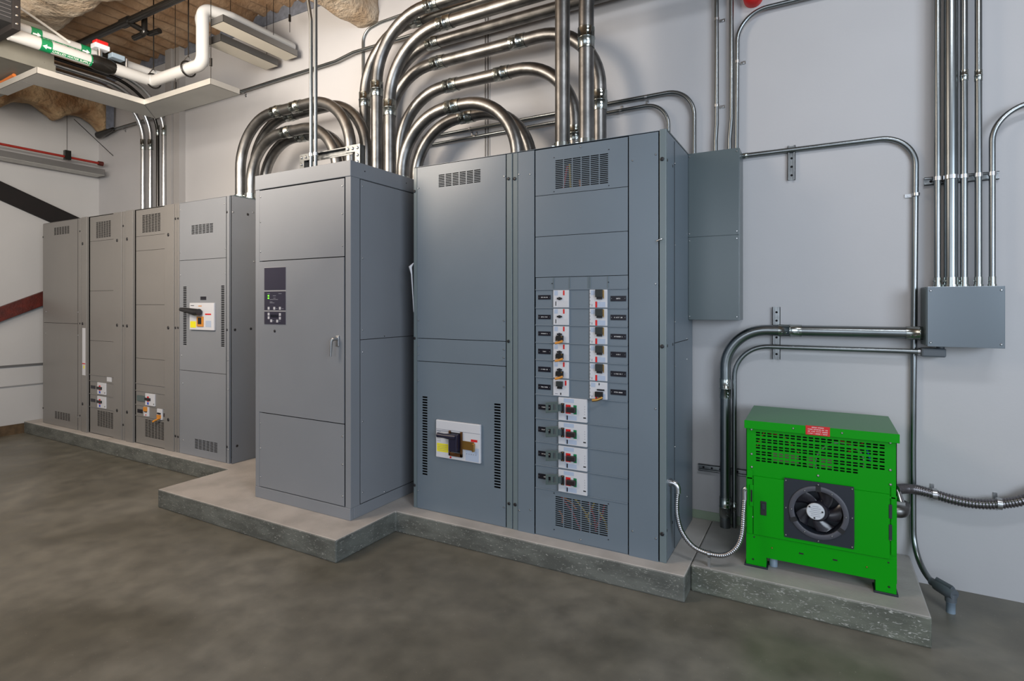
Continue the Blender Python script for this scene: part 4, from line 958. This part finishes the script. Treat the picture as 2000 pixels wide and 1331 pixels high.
# things seen through the grille
for (a, c, m, r) in [((1478, 872), (1492, 845), WIREO, .004), ((1530, 852), (1560, 885), WIREO, .003), ((1500, 845), (1522, 850), WIRER, .006), ((1690, 870), (1700, 900), BLU, .005), ((1640, 862), (1665, 868), WIRER, .006), ((1655, 885), (1690, 862), WIRER, .004)]:
    A = on_y(a[0], a[1], YG + .03); B = on_y(c[0], c[1], YG + .03); MB().tube([A, B], r, 8).build('wire', m, gm)
ring = [on_y(1640 + 48 * math.cos(k * math.pi / 10), 905 - 40 * math.sin(k * math.pi / 10), YG + .04) for k in range(-2, 13)]
MB().tube(ring, .0045, 8).build('cable_loop', mat('grey_cable', (.35, .35, .33), .5), gm)
for u0, u1, v0, v1 in ((1508, 1560, 885, 905), (1575, 1590, 890, 912), (1600, 1625, 893, 915)):
    a, c, d, e = rect(u0, u1, v0, v1, YG + .05); MB().box(a, c, YG + .05, YG + .07, d, e).build('terminal_block', mat('pink_grey_block', (.30, .20, .17), .6), gm)
# rating plate
a, c, d, e = rect(1573.5, 1621, 833, 849.5, YG - .017); d -= .004
pl = MB().box(a, c, YG - .019, YG - .0165, d, e).build('red_plate', RED, gm)
for k, s in enumerate([(7, 8), (6, 9, 3, 3), (3, 4, 6, 6), (1, 5, 1, 7, 1, 6)]):
    tiny_print(s, pl, (a + c) / 2, YG - .0191, e - (e - d) * (.17 + .22 * k), (e - d) * .11, TEXTW, (c - a) * (.5 if k == 0 else .82))
# door, frame, hinges
MB().box(XG(1459), XG(1470), YG - .006, YG, ZG(1465, 1042), ZG(1465, 918)).build('hinge_strip', GREEN, gm, .001)
MB().box(gx0 + .001, gx1 - .001, YG - .006, YG, .588, .598).build('drip_edge', GREEN, gm, .002)
dz0, dz1 = ZG(1471, 1043) + .002, .585
dp = MB().sheet(XG(1472.5), XG(1737), dz0, dz1, YG - .010, .009, [(XG(1537), XG(1663), .338, .608)]).build('door', GREEN, gm)
p = on_y(1491.5, 992, YG)
MB().box(p.x - .014, p.x + .014, YG - .014, YG - .010, p.z - .036, p.z + .036).build('latch', BLACK, dp, .003)
MB().box(p.x - .008, p.x + .008, YG - .018, YG - .014, p.z - .005, p.z + .025).build('latch_paddle', RUBBER, dp, .002)
MB().box(XG(1464.5), XG(1472), YG - .012, YG - .006, ZG(1468, 988), ZG(1468, 946)).build('lock_tab', GREEN, gm, .002)
MB().box(XG(1466.6), XG(1469.8), YG - .0135, YG - .012, ZG(1468, 979), ZG(1468, 956)).build('tab_slot', DARK, gm)
MB().box(XG(1740), XG(1749), YG - .006, YG, ZG(1745, 1085), ZG(1745, 952)).build('hinge_strip', GREEN, gm, .001)
for v0, v1 in ((985, 1012), (1024, 1054)):
    MB().box(XG(1735.5), XG(1742), YG - .0125, YG - .006, ZG(1739, v1), ZG(1739, v0)).build('hinge', RUBBER, gm, .001)
MB().sheet(gx0, gx1, .262, .603, YG - .0005, .003, [(XG(1537), XG(1663), .338, .608 - .008)]).build('front_frame', GREEN, gm)
# fan plate
fx0, fx1, fz0, fz1 = XG(1531.5), XG(1668.5), .3235, .6215
yq = YG - .010
fcx, fcz = (fx0 + fx1) / 2, (fz0 + fz1) / 2
fp = MB()
N = 48; Rr = .128
def circ(r, k, y, cx=fcx, cz=fcz): return (cx + r * math.cos(2 * math.pi * k / N), y, cz + r * math.sin(2 * math.pi * k / N))
def sq(k, y):
    c, s = math.cos(2 * math.pi * k / N), math.sin(2 * math.pi * k / N); hx, hz_ = (fx1 - fx0) / 2, (fz1 - fz0) / 2
    m_ = min(hx / max(abs(c), 1e-6), hz_ / max(abs(s), 1e-6)); return (fcx + c * m_, y, fcz + s * m_)
vs = [sq(k, yq - .004) for k in range(N)] + [circ(.108, k, yq - .004) for k in range(N)] + [sq(k, yq) for k in range(N)] + [circ(.106, k, yq + .07) for k in range(N)]
fs = []
for k in range(N):
    k2 = (k + 1) % N
    fs += [(k, k2, N + k2, N + k), (k, 2 * N + k, 2 * N + k2, k2), (N + k, N + k2, 3 * N + k2, 3 * N + k)]
fs.append(tuple(3 * N + k for k in range(N)))
fp.add(vs, fs); fan = fp.build('fan_plate', FANB, gm)
rb = MB(); vs = []; prof = [(.106, -.004), (.106, -.010), (.108, -.0115), (.128, -.0115), (.130, -.010), (.130, -.004)]
for k in range(N):
    for r, dy in prof: vs.append(circ(r, k, yq + dy))
m_ = len(prof); fs = [(k * m_ + j, k * m_ + j + 1, ((k + 1) % N) * m_ + j + 1, ((k + 1) % N) * m_ + j) for k in range(N) for j in range(m_ - 1)]
rb.add(vs, fs, True); rb.build('fan_ring', RING, fan)
for ang in (90, 205, 325):
    c, s = math.cos(math.radians(ang)), math.sin(math.radians(ang)); b = MB()
    pa_ = Vector((fcx + c * .104, yq - .0125, fcz + s * .104)); pb_ = Vector((fcx + c * .133, yq - .0125, fcz + s * .133)); sd = Vector((-s, 0, c)) * .011
    b.add([pa_ - sd, pb_ - sd, pb_ + sd, pa_ + sd] + [q + Vector((0, .008, 0)) for q in (pa_ - sd, pb_ - sd, pb_ + sd, pa_ + sd)], [(0, 1, 2, 3), (7, 6, 5, 4), (0, 4, 5, 1), (1, 5, 6, 2), (2, 6, 7, 3), (3, 7, 4, 0)])
    b.build('ring_clamp', BLACK, fan)
# rotor: hub, disc plate, five curved blades
hc = Vector((fcx - .012, yq + .005, fcz + .002))
rt_ = MB()
for kb in range(5):
    a0 = 2 * math.pi * kb / 5 + .35; n = 8; vs = []
    for j in range(n + 1):
        rr = .036 + (.102 - .036) * j / n; an = a0 + .55 * j / n; wdt = 1.05 - .25 * j / n
        for s_, yy in ((0, .012), (.5, .004), (1, .030)):
            vs.append((fcx + rr * math.cos(an + wdt * s_), yq + yy + .012, fcz + rr * math.sin(an + wdt * s_)))
    fs = [(j * 3 + i, j * 3 + i + 1, (j + 1) * 3 + i + 1, (j + 1) * 3 + i) for j in range(n) for i in range(2)]
    rt_.add(vs, fs, True)
rt_.tube([(fcx, yq + .05, fcz), (fcx, yq + .012, fcz), (fcx, yq + .006, fcz)], .05, 32, radii=[.05, .048, .042])
rt_.build('fan_rotor', mat('glossy_black_rotor', (.014, .013, .018), .22), fan)
hb_ = MB().tube([(hc.x, yq + .006, hc.z), (hc.x, yq - .004, hc.z), (hc.x, yq - .006, hc.z)], .04, 32, radii=[.040, .040, .037])
hub = hb_.build('hub_disc', mat('hub_print_white', (.52, .55, .58), .4), fan)
for k in range(6):
    h_ = .026 - k * .0095; wv = math.sqrt(max(0, .034 ** 2 - h_ ** 2)) * (.8 if k % 2 else .6)
    MB().box(hc.x - wv, hc.x + wv, yq - .0066, yq - .006, hc.z + h_ - .0010, hc.z + h_ + .0010).build('lettering', LINE, hub)
dots(hub, [(hc.x - .026, yq - .006, hc.z + .022), (hc.x + .030, yq - .006, hc.z + .004), (hc.x - .004, yq - .006, hc.z - .03)], .004, BLACK, 'hub_screw')
bo = [(fx0 + .009, fz1 - .012), (fcx, fz1 - .012), (fx1 - .009, fz1 - .010), (fx0 + .009, fcz), (fx1 - .009, fcz), (fx0 + .009, fz0 + .012), (fcx, fz0 + .010), (fx1 - .009, fz0 + .010)]
dots(fan, [(x, yq - .004, z) for x, z in bo], .0042, STEELB)
dots(fan, [(fcx + .117 * math.cos(math.radians(a)), yq - .011, fcz + .117 * math.sin(math.radians(a))) for a in (0, 60, 120, 180, 240, 300)], .004, STEELB)
# screws on the casing
dots(gm, [(XG(u), YG - .001, ZG(u, v)) for u, v in [(1468, 839), (1468, 887), (1468.5, 912.5), (1598, 929.5), (1739, 865), (1739, 918.5), (1739.5, 947), (1469.5, 1010), (1740, 1055)]], .0062, STEELB)
dots(gm, [(XG(u), YG - .0165, ZG(u, v)) for u, v in [(1549.5, 836), (1644.5, 845)]], .005, STEELB)
dots(gm, [(XG(u), YG - .001, ZG(u, v)) for u, v in [(1473, 1049), (1735, 1099)]], .005, BLACK, 'hole_plug')
# base: skirt + four legs with rubber pads
MB().box(gx0, gx1, YG - .004, YG - .001, .195, dz0 - .004).build('skirt', GREEN, gm, .001)
dots(gm, [(XG(1508), YG - .004, .252), (XG(1693), YG - .004, .248)], .004, BRASS, 'rivet')
for u in (1565, 1631):
    MB().box(XG(u) - .010, XG(u) + .010, YG - .0048, YG - .004, .248, .255).build('slot', DARK, gm)
def leg(x0, x1, y0, y1, front):
    l = MB().box(x0, x1, y0, y0 + .003 if front else y1, P + .012, .196).box(x0, x0 + .003, y0 + .003, y1, P + .012, .254 if not front else .196).box(x1 - .003, x1, y0 + .003, y1, P + .012, .254 if not front else .196)
    if not front: l.box(x0, x1, y1 - .003, y1, P + .012, .26)
    o = l.build('leg', GREEN, gm)
    MB().box(x0 - .008, x1 + .008, y0 - .006, y1 + .006, P + .002, P + .012).build('rubber_foot', RUBBER, o, .002)
    return o
for x0, x1 in ((gx0, XG(1496.5)), (XG(1710), gx1 - .002)):
    o = leg(x0, x1, YG - .004, YG + .075, True); leg(x0, x1, YGB - .075, YGB, False)
    dots(o, [((x0 + x1) / 2 - (.014 if x0 < 0 else -.012), YG - .004, z_) for z_ in (.175,)], .0045, BLACK, 'hole_plug')
# pvc stub under the machine
p = on_z(1510.5, 1106, P)
t = thing('conduit_stub', 'short grey plastic conduit stub under the green machine', 'conduit stub', (p.x, p.y, P))
MB().tube([(p.x, p.y, P), (p.x, p.y, P + .045), (p.x, p.y, P + .046), (p.x, p.y, zl + .01)], .018, 18, radii=[.020, .020, .0155, .0155]).build('pipe', PVC, t)
# outlet elbow on the machine's right side
pz = on_x(1754, 1000, gx1)
t = thing('outlet_elbow', 'short thick steel elbow coming out of the right side of the green machine', 'pipe elbow', (gx1, pz.y, pz.z))
q = Vector((gx1, 3.36, zf(1765, 1001, 3.36)))
MB().tube(fillet([q, q + XV * .045, q + Vector((.06, .10, .0))], .03, 8), .032, 20).build('elbow', STEEL, t)
MB().tube([q + Vector((.045, .03, .03)), q + Vector((.035, .06, .075)), q + Vector((.01, .08, .12))], .014, 12, radii=[.018, .014, .014]).build('branch', FLEX, t)
MB().box(q.x + .02, q.x + .06, q.y + .01, q.y + .02, q.z + .03, q.z + .045).build('clamp_screw', STEELB, t)
# ================================================================== OVERHEAD LEFT
# drain pan (C-shaped sheet metal tray)
k = .85; zp = H + 2.032 * k
def pan_run(b, x0, x1, y0, y1, z, lip=.034):
    b.box(x0, x1, y0, y1, z - .002, z)
xb_, xa_ = -6.004 * k, -6.353 * k; ya_, yb2 = 3.127 * k, 3.425 * k; xr_ = -4.905 * k; yf_ = 2.241 * k
dpn = thing('drain_pan', 'C-shaped galvanised sheet metal tray hanging under the white insulated pipes', 'drain pan', ((xa_ + xr_) / 2, ya_, zp))
b = MB().prism([(xa_, yf_ + .09), (-6.9 * k, yf_ + .09), (-6.9 * k, yf_ - .0), (xb_, yf_), (xb_, ya_), (xr_, ya_), (xr_, yb2), (xa_, yb2)][::-1], 'z', zp, zp + .002)
b.build('tray_bottom', SHEET, dpn)
lp = MB(); LZ = .047
lp.box(xb_ - .002, xb_, yf_, ya_, zp, zp + LZ).box(xb_, xr_, ya_, ya_ + .002, zp, zp + LZ).box(xr_ - .002, xr_, ya_, yb2, zp, zp + LZ)
lp.box(-6.9 * k, xb_, yf_, yf_ + .002, zp, zp + LZ).box(xa_, xr_, yb2 - .002, yb2, zp, zp + LZ).box(xa_, xa_ + .002, yf_ + .09, yb2, zp, zp + LZ)
lp.build('tray_lip', SHEET, dpn)
sm_ = MB()
a_ = Vector((xb_, ya_, zp - .0005)); c_ = Vector((xa_, yb2, zp - .0005)); sm_.tube([a_, c_], .0022, 6)
a_ = Vector((xb_, yf_, zp - .0005)); c_ = Vector((xa_ - .05, yf_ + .12, zp - .0005)); sm_.tube([(xa_, yf_ + .0, zp - .0005), (xa_, yf_ + .09, zp - .0005)], .0018, 6)
sm_.build('tray_seam', mat('seam_dark', (.10, .10, .10), .6), dpn)
def hanger(label, x, y, z0, z1, hook=True, group='thin hanger wires under the deck'):
    b = MB().cyl((x, y, z0), (x, y, z1), .0028, 6)
    if hook: b.cyl((x, y, z0 + .10), (x, y, z0 + .16), .011, 8)
    return tag(b.build('hanger_wire', IRON), label, 'hanger', group)
hanger('thin wire holding the drain pan at its right front corner', xr_ - .01, ya_ + .01, zp + LZ, ZC)
hanger('thin wire holding the drain pan near its inner corner', xf(314, ya_) , ya_ + .12, zp + .03, ZC)
# two long trays under the upper white pipe, running to the back wall
def tray(label, x0, x1, y0, y1, z, lip):
    t = thing('drain_tray', label, 'drain tray', ((x0 + x1) / 2, (y0 + y1) / 2, z), 'long trays running to the back wall')
    MB().box(x0, x1, y0, y1, z, z + .003).build('tray_bottom', CREAM, t)
    MB().box(x1 - .002, x1, y0, y1, z, z + lip).box(x0, x0 + .002, y0, y1, z, z + lip).box(x0, x1, y0, y0 + .002, z, z + lip).box(x0, x1, y1 - .002, y1, z, z + lip).build('tray_lip', mat('tray_side_steel', (.22, .215, .21), .4, .8), t)
    return t
tray('right one of two long pale trays running to the back wall', -4.47, -4.30, 2.85, 3.60, 3.83, .06)
tray('left one of two long pale trays running to the back wall', -4.755, -4.575, 3.01, 3.60, 3.80, .065)
# white insulated pipes
gP = 'white insulated pipes above the drain pan'
def wpipe(label, pts, r, R=.1):
    path = fillet(pts, R, 10); t = thing('insulated_pipe', label, 'pipe', path[0], gP)
    MB().tube(path, r, 22).build('jacket', INSUL, t); return t
ZW = 3.49
yS0 = on_x(40, 100, -5.02).y
wp1 = wpipe('front white insulated pipe with elbow and riser, lettered green band', [(-5.215, yS0, ZW), (-5.215, 2.785, ZW), (-4.475, 2.785, ZW), (-4.475, 2.785, 3.955), (-4.41, 3.0, 3.955), (-4.40, 3.62, 3.945)], .048, [.05, .07, .07, .1])
wp2 = wpipe('rear white insulated pipe with green arrow bands, behind the front one', [(-5.36, yS0, 3.615), (-5.36, 2.95, 3.615), (-4.68, 2.95, 3.615), (-4.68, 2.88, 4.02), (-4.66, 3.62, 4.02)], .041, [.08, .07, .06])
def band(par, x, z, y, r, right):
    t = MB().tube([(x, y - .035, z), (x, y + .035, z)], r * 1.02, 22).build('arrow_band', GRN, par)
    # arrow lying on the side of the pipe that faces the room
    d = Vector((.88, 0, -.47)).normalized(); up = Vector((.47, 0, .88)); c = Vector((x, y, z)) + d * r * 1.035
    s = 1 if right else -1; yv = Vector((0, 1, 0))
    P2 = lambda a, h: c + yv * a * s + up * h
    b = MB(); pts_ = [P2(-.026, -.006), P2(.002, -.006), P2(.002, -.017), P2(.028, 0), P2(.002, .017), P2(.002, .006), P2(-.026, .006)]
    if not right: pts_ = pts_[::-1]
    b.add(pts_ + [q - d * .006 for q in pts_], [tuple(range(7)), tuple(range(13, 6, -1))] + [(i, 7 + i, 7 + (i + 1) % 7, (i + 1) % 7) for i in range(7)])
    b.build('arrow', TEXTW, t)
def y_on(u, x): return on_x(u, 100, x).y
band(wp2, -5.36, 3.615, y_on(68, -5.36), .041, True); band(wp2, -5.36, 3.615, y_on(164, -5.36), .041, True)
band(wp1, -5.215, ZW, y_on(87, -5.215), .048, False); band(wp1, -5.215, ZW, y_on(183, -5.215), .048, False)
def lettered(par, x, z, y0, y1, r, s):
    d = Vector((.66, 0, -.75)).normalized(); c = Vector((x, (y0 + y1) / 2, z)) + d * (r + .001)
    up = Vector((.75, 0, .66)).normalized(); h = .013; b = MB()
    q = [c + Vector((0, a, 0)) * ((y1 - y0) / 2) + up * e * h for a, e in ((-1, -1), (1, -1), (1, 1), (-1, 1))]
    b.add(q + [p_ - d * .008 for p_ in q], [(0, 1, 2, 3), (7, 6, 5, 4), (0, 4, 5, 1), (1, 5, 6, 2), (2, 6, 7, 3), (3, 7, 4, 0)])
    lb = b.build('lettered_band', GRN, par)
    cu = bpy.data.curves.new('lettering', 'FONT'); cu.body = s; cu.size = .024; cu.align_x = 'CENTER'; cu.align_y = 'CENTER'; cu.extrude = .0003
    o = bpy.data.objects.new('lettering', cu); C.objects.link(o); cu.materials.append(TEXTW); o.parent = lb
    # x axis of text -> +y, y axis -> up, normal -> d
    from mathutils import Matrix
    R_ = Matrix((Vector((0, 1, 0)), up, d)).transposed()
    o.rotation_euler = R_.to_euler(); o.location = c + d * .0015 - offset_of(lb)
    bpy.context.view_layer.update(); o.scale.x = (y1 - y0) * .92 / max(o.dimensions.x, .01); to_mesh(o)
lettered(wp1, -5.215, ZW, y_on(95, -5.215), y_on(176, -5.215), .048, 'CHILLED WATER SUPPLY')
lettered(wp2, -5.36, 3.615, y_on(76, -5.36), y_on(156, -5.36), .041, 'CHILLED WATER RETURN')
# clevis hangers on the front white pipe
for lab, u, v0 in (('black clevis hanger at the corner of the front white pipe', 300, 1), ('black clevis hanger at the foot of the white riser', 368, 1)):
    x = xf(u, 2.785); rg = MB()
    rg.tube([Vector((x, 2.785 + .062 * math.sin(a * math.pi / 12), ZW + .062 * math.cos(a * math.pi / 12))) for a in range(25)], .007, 8)
    t = thing('pipe_hanger', lab, 'hanger', (x, 2.785, ZW), 'clevis hangers on the front white pipe')
    rg.build('ring', IRON, t); MB().tube([(x - .004, 2.785 - .05, ZW + .03), (x, 2.785, ZW + .115), (x + .004, 2.785 + .05, ZW + .03)], .006, 6).build('yoke', STEELB, t)
    MB().cyl((x, 2.785, ZW + .10), (x, 2.785, ZC), .005, 8).build('rod', IRON, t)
# valve cluster with red actuator
vy = y_on(212, -5.215)
t = thing('valve_assembly', 'black control valve with small red and white actuator on the insulated pipes', 'valve', (-5.24, vy, ZW))
MB().tube([(-5.215, vy - .16, ZW), (-5.215, vy - .10, ZW), (-5.215, vy, ZW), (-5.215, vy + .05, ZW)], .06, 14, radii=[.040, .062, .066, .045]).build('valve_body', IRON, t)
MB().tube([(-5.36, vy - .02, 3.615), (-5.36, vy + .18, 3.615)], .052, 14).build('valve_body', IRON, t)
MB().cyl((-5.25, vy - .05, ZW + .05), (-5.25, vy - .05, ZW + .14), .018, 10).build('stem', STEELB, t)
MB().box(-5.29, -5.21, vy - .10, vy + .01, ZW + .13, ZW + .17).build('actuator', WHITE, t, .006)
MB().box(-5.285, -5.215, vy - .09, vy + .0, ZW + .17, ZW + .20).build('actuator_cap', RED, t, .006)
MB().box(-5.27, -5.20, vy + .02, vy + .12, ZW + .09, ZW + .13).build('handle_plate', PVC, t, .004)
MB().cyl((-5.22, vy + .14, ZW + .03), (-5.22, vy + .14, ZW + .12), .012, 10).build('drain_cock', STEELB, t)
# riser conduits from the far cabinet row, bending over the drain pan towards the camera
gK = 'riser conduits from the far cabinet row'
for u, r, m, lab in ((279.5, .026, STEELB, 'leftmost thick riser conduit above the far cabinet row'), (294, .026, STEELB, 'second thick riser conduit above the far cabinet row'),
                     (308, .017, IRON, 'dark thin riser conduit above the far cabinet row'), (320, .022, STEELB, 'rightmost riser conduit above the far cabinet row, beside the wall ledge')):
    x = xf(u, 3.56); zt_ = 3.895 + (u - 279) * .0006
    cz = zf(u, 283 if u < 300 else 255, 3.56)
    conduit(lab, [(x, 3.56, TL + .002), (x, 3.56, zt_), (x, .9, zt_)], r, .50, m, gK, coup=[((x, 3.56, cz), ZV)], ends=[((x, 3.56, TL + .002), ZV)])
# grey duct and finned coil unit in the top left corner
t = thing('air_duct', 'dull grey sheet metal duct at the top left, beside the drain pan', 'duct', (-5.95, 1.2, 3.40))
MB().box(-6.6, -5.50, -.6, 2.17, 3.40, 3.75).build('duct_body', SHEETD, t, .004)
MB().box(-6.61, -5.49, 2.10, 2.175, 3.395, 3.46).box(-5.50, -5.488, -.6, 2.17, 3.395, 3.452).build('duct_flange', SHEETD, t)
cu_ = thing('coil_unit', 'black finned coil unit cut by the left edge at the top', 'coil unit', (-5.3, 1.3, 3.56))
cxr = -5.02
b = MB(); yR = y_on(24, cxr); yE = y_on(40, cxr)
b.box(-5.48, cxr - .01, yR - .9, yR, 3.50, 3.98); b.build('casing', DARK, cu_)
for kk in range(16): MB().box(cxr - .01, cxr - .002, yR - .9, yR - .005, 3.53 + kk * .028, 3.534 + kk * .028).build('fin', mat('fin_grey', (.12, .12, .13), .4, .6), cu_)
MB().box(-5.48, cxr + .004, yR, yE, 3.46, 3.98).build('end_plate', OXSHADE_DARK, cu_, .003)
dots(cu_, [(cxr + .004, (yR + yE) / 2, 3.5 + kk * .06) for kk in range(7)], .009, STEELB, 'return_bend', 'x', .008)
# diagonal bright brace rod from coil unit down to pan
t = MB().cyl(on_z(38, 14, 3.95), on_z(135, 82, 3.56), .010, 10)
tag(t.build('brace_rod', mat('pale_rod', (.5, .5, .48), .35)), 'slanting bright steel rod beside the black coil unit', 'rod')
# black sprinkler pipe
pA, pB = on_z(120, 100, 3.98), on_z(335, -9, 3.98)
yk = 2.63
t = thing('sprinkler_pipe', 'black iron sprinkler pipe slanting under the foam-covered beam', 'pipe', (-5.6, yk, 3.98))
MB().tube([(-6.5, yk, 3.98), (-3.6, yk, 3.98)], .030, 18).build('pipe', IRON, t)
xT = xf(247, yk)
MB().tube([(xT - .06, yk, 3.98), (xT + .06, yk, 3.98)], .040, 16).build('tee', IRON, t)
xT2 = xf(252, yk)
MB().tube(fillet([(xT2, yk - .02, 3.97), (xT2 + .02, yk + .16, 3.93), (xT2 + .16, yk + .17, 3.93)], .03, 6), .024, 12).build('branch', IRON, t)
MB().tube(fillet([(xf(282, yk + .1), yk + .1, 4.10), (xf(282, yk + .1), yk + .1, 3.90), (xf(262, yk + .1), yk + .1, 3.90)], .03, 6), .024, 12).build('drop', IRON, t)
# sprayed foam beams
def foam(name, label, x0, x1, y0, y1, z0, z1, m, amp=.05, sc_=3.0, seg=34, shape=None, cat='beam', e=3.0):
    b = MB(); n = seg; vs = []; fs = []; along_x = (x1 - x0) > (y1 - y0)
    L0, L1 = (x0, x1) if along_x else (y0, y1); w0, w1 = (y0, y1) if along_x else (x0, x1); kq = 22
    for i in range(n + 1):
        l = L0 + (L1 - L0) * i / n
        for j in range(kq):
            a = 2 * math.pi * j / kq; cw_, sw_ = math.cos(a), math.sin(a)
            rr = (abs(cw_) ** e + abs(sw_) ** e) ** (-1 / e)
            w_ = (w0 + w1) / 2 + (w1 - w0) / 2 * rr * cw_; zb = z0 + (shape(l) if shape else 0)
            zz_ = (zb + z1) / 2 + (z1 - zb) / 2 * rr * sw_
            p_ = Vector((l, w_, zz_)) if along_x else Vector((w_, l, zz_))
            d_ = noise.noise_vector(p_ * sc_) * amp + noise.noise_vector(p_ * sc_ * 4) * amp * .3
            vs.append(p_ + d_)
    for i in range(n):
        for j in range(kq): fs.append((i * kq + j, i * kq + (j + 1) % kq, (i + 1) * kq + (j + 1) % kq, (i + 1) * kq + j))
    fs += [tuple(range(kq))[::-1], tuple(n * kq + j for j in range(kq))]
    b.add(vs, fs, True); o = b.build(name, m); return tag(o, label, cat)
foam('foam_covered_beam', 'lumpy foam-covered beam beneath the deck at the top left, behind the black pipe', -6.6, -3.2, 2.05, 2.48, 3.98, 4.42, FOAMP, .09, 3.2, 60)
foam('foam_covered_beam', 'pale foam-covered beam end meeting the back wall above the big bends', -3.62, -3.355, 0.8, 3.68, 3.95, 4.42, FOAMP, .022, 6, 60, cat='beam', e=7)
zig = lambda y: .16 * abs(math.sin((y - 2.60) * math.pi / .50))
foam('foam_covered_girder', 'brown foam-covered girder with hanging points high on the left wall', -8.02, -7.72, 2.0, 3.60, 3.64, 4.20, FOAM, .035, 4, 60, zig, cat='girder')
t = thing('girder_bracket', 'small steel bracket and rod end at the tip of the foam-covered girder', 'bracket', (-7.7, 3.6, 3.62))
MB().box(-7.69, -7.67, 3.56, 3.64, 3.66, 4.0).build('plate', BLUSH, t)
MB().tube([(-7.95, 3.60, 3.63), (-7.60, 3.60, 3.655)], .035, 12, radii=[.045, .022]).build('rod_end', IRON, t)
# red pipe and tray on the left wall
t = thing('fire_pipe', 'thin red pipe running above a tray on the left wall', 'pipe', (-7.85, 1.5, 3.255))
MB().tube([(-7.85, -3.0, 3.255), (-7.85, 3.575, 3.255)], .014, 12).build('pipe', REDP, t)
MB().tube([(-7.85, 3.55, 3.255), (-7.85, 3.60, 3.255)], .028, 12).build('end_cap', RUST, t)
yc_ = on_x(131, 300, -7.85).y
MB().box(-7.87, -7.82, yc_ - .03, yc_ + .03, 3.22, 3.33).build('clamp', IRON, t)
t = thing('wall_tray', 'long pale metal tray under the thin red pipe on the left wall', 'tray', (-7.9, 1.5, 3.10))
MB().box(-8.0, -7.80, -3.0, 3.60, 3.105, 3.108).build('tray_bottom', SHEET, t)
MB().box(-7.802, -7.80, -3.0, 3.60, 3.108, 3.18).box(-8.0, -7.8, 3.598, 3.60, 3.108, 3.16).build('tray_lip', mat('tray_side_steel', (0, 0, 0)), t)
hanger('thin wire dropping to the clamp of the red pipe', -7.85, yc_, 3.33, 3.75, False, 'thin wires by the left wall')
pA, pB = on_x(150, 240, -7.85), on_x(210, 298, -7.85)
tag(MB().cyl((-7.75, 3.25, 3.70), (-7.75, 3.67, 3.36), .004, 6).build('hanger_wire', IRON), 'thin slanting wire near the left corner of the room', 'hanger', 'thin wires by the left wall')
# diagonal steel braces on the left wall
def brace(label, ya0, zc0, ya1, zc1, h, m):
    b = MB(); x0, x1 = -8.09, -8.03
    vs = [(x, y, z_) for x in (x0, x1) for y, z_ in ((ya0, zc0 - h / 2), (ya1, zc1 - h / 2), (ya1, zc1 + h / 2), (ya0, zc0 + h / 2))]
    b.add(vs, [(3, 2, 1, 0), (4, 5, 6, 7), (0, 1, 5, 4), (1, 2, 6, 5), (2, 3, 7, 6), (3, 0, 4, 7)])
    b.box(-8.09, -8.0, ya1 - .01, ya1, zc1 - h / 2, zc1 + h / 2)
    return tag(b.build('diagonal_brace', m, bevel=.004), label, 'steel brace', 'diagonal steel braces on the left wall')
q0, q1 = on_x(0, 371, -8.03), on_x(110, 421, -8.03)
sl = (q1.z - q0.z) / (q1.y - q0.y)
brace('upper shade-darkened steel brace sloping down to the far cabinets on the left wall', q0.y - 2.2, q0.z - sl * 2.2 * 1, 3.62, q0.z + sl * (3.62 - q0.y), .205, OXSHADE_DARK)
q0, q1 = on_x(0, 615, -8.03), on_x(86, 583, -8.03)
sl = (q1.z - q0.z) / (q1.y - q0.y)
brace('lower red-brown steel brace rising to the far cabinets on the left wall', q0.y - 2.2, q0.z - sl * 2.2, 3.60, q0.z + sl * (3.60 - q0.y), .165, RUST)
# thin twin rods down the back wall behind the arches, more hanger wires
for u, lab in ((948, 'left one of two thin wires running down the back wall behind the arches'), (953.5, 'right one of two thin wires running down the back wall behind the arches')):
    x = xf(u, 3.655); tag(MB().cyl((x, 3.655, 2.3), (x, 3.655, ZC), .003, 6).build('wall_wire', IRON), lab, 'wire', 'twin wires on the back wall')
for u, y, z0, lab in ((450, 3.0, 3.89, 'thin black wire holding the right long tray, nearest its front'), (566, 3.45, 3.98, 'hanger with dark clip at the wall end of the right long tray'), (534, 3.3, 3.9, 'thin black wire between the two long trays'),
                  (521, 3.5, 3.87, 'thin black wire at the wall end of the left long tray')):
    hanger(lab, xf(u, y), y, z0, ZC, u == 566)
# red alarm housing at the top edge
p = on_y(1470, -10, 3.62)
tag(MB().tube([(p.x, WY, p.z), (p.x, 3.60, p.z), (p.x, 3.585, p.z)], .055, 24, radii=[.055, .055, .042]).build('alarm_bell', RED), 'red round alarm cut off by the top edge above the thin conduits', 'alarm')

p0_, p1_ = on_z(-12, 166, 3.385), on_z(28, 147, 3.385)
tag(MB().tube([p0_, (p0_ + p1_) / 2 + Vector((0, 0, -.01)), p1_], .014, 10).build('orange_cable', WIREO), 'short orange cable at the left edge under the grey duct', 'cable')
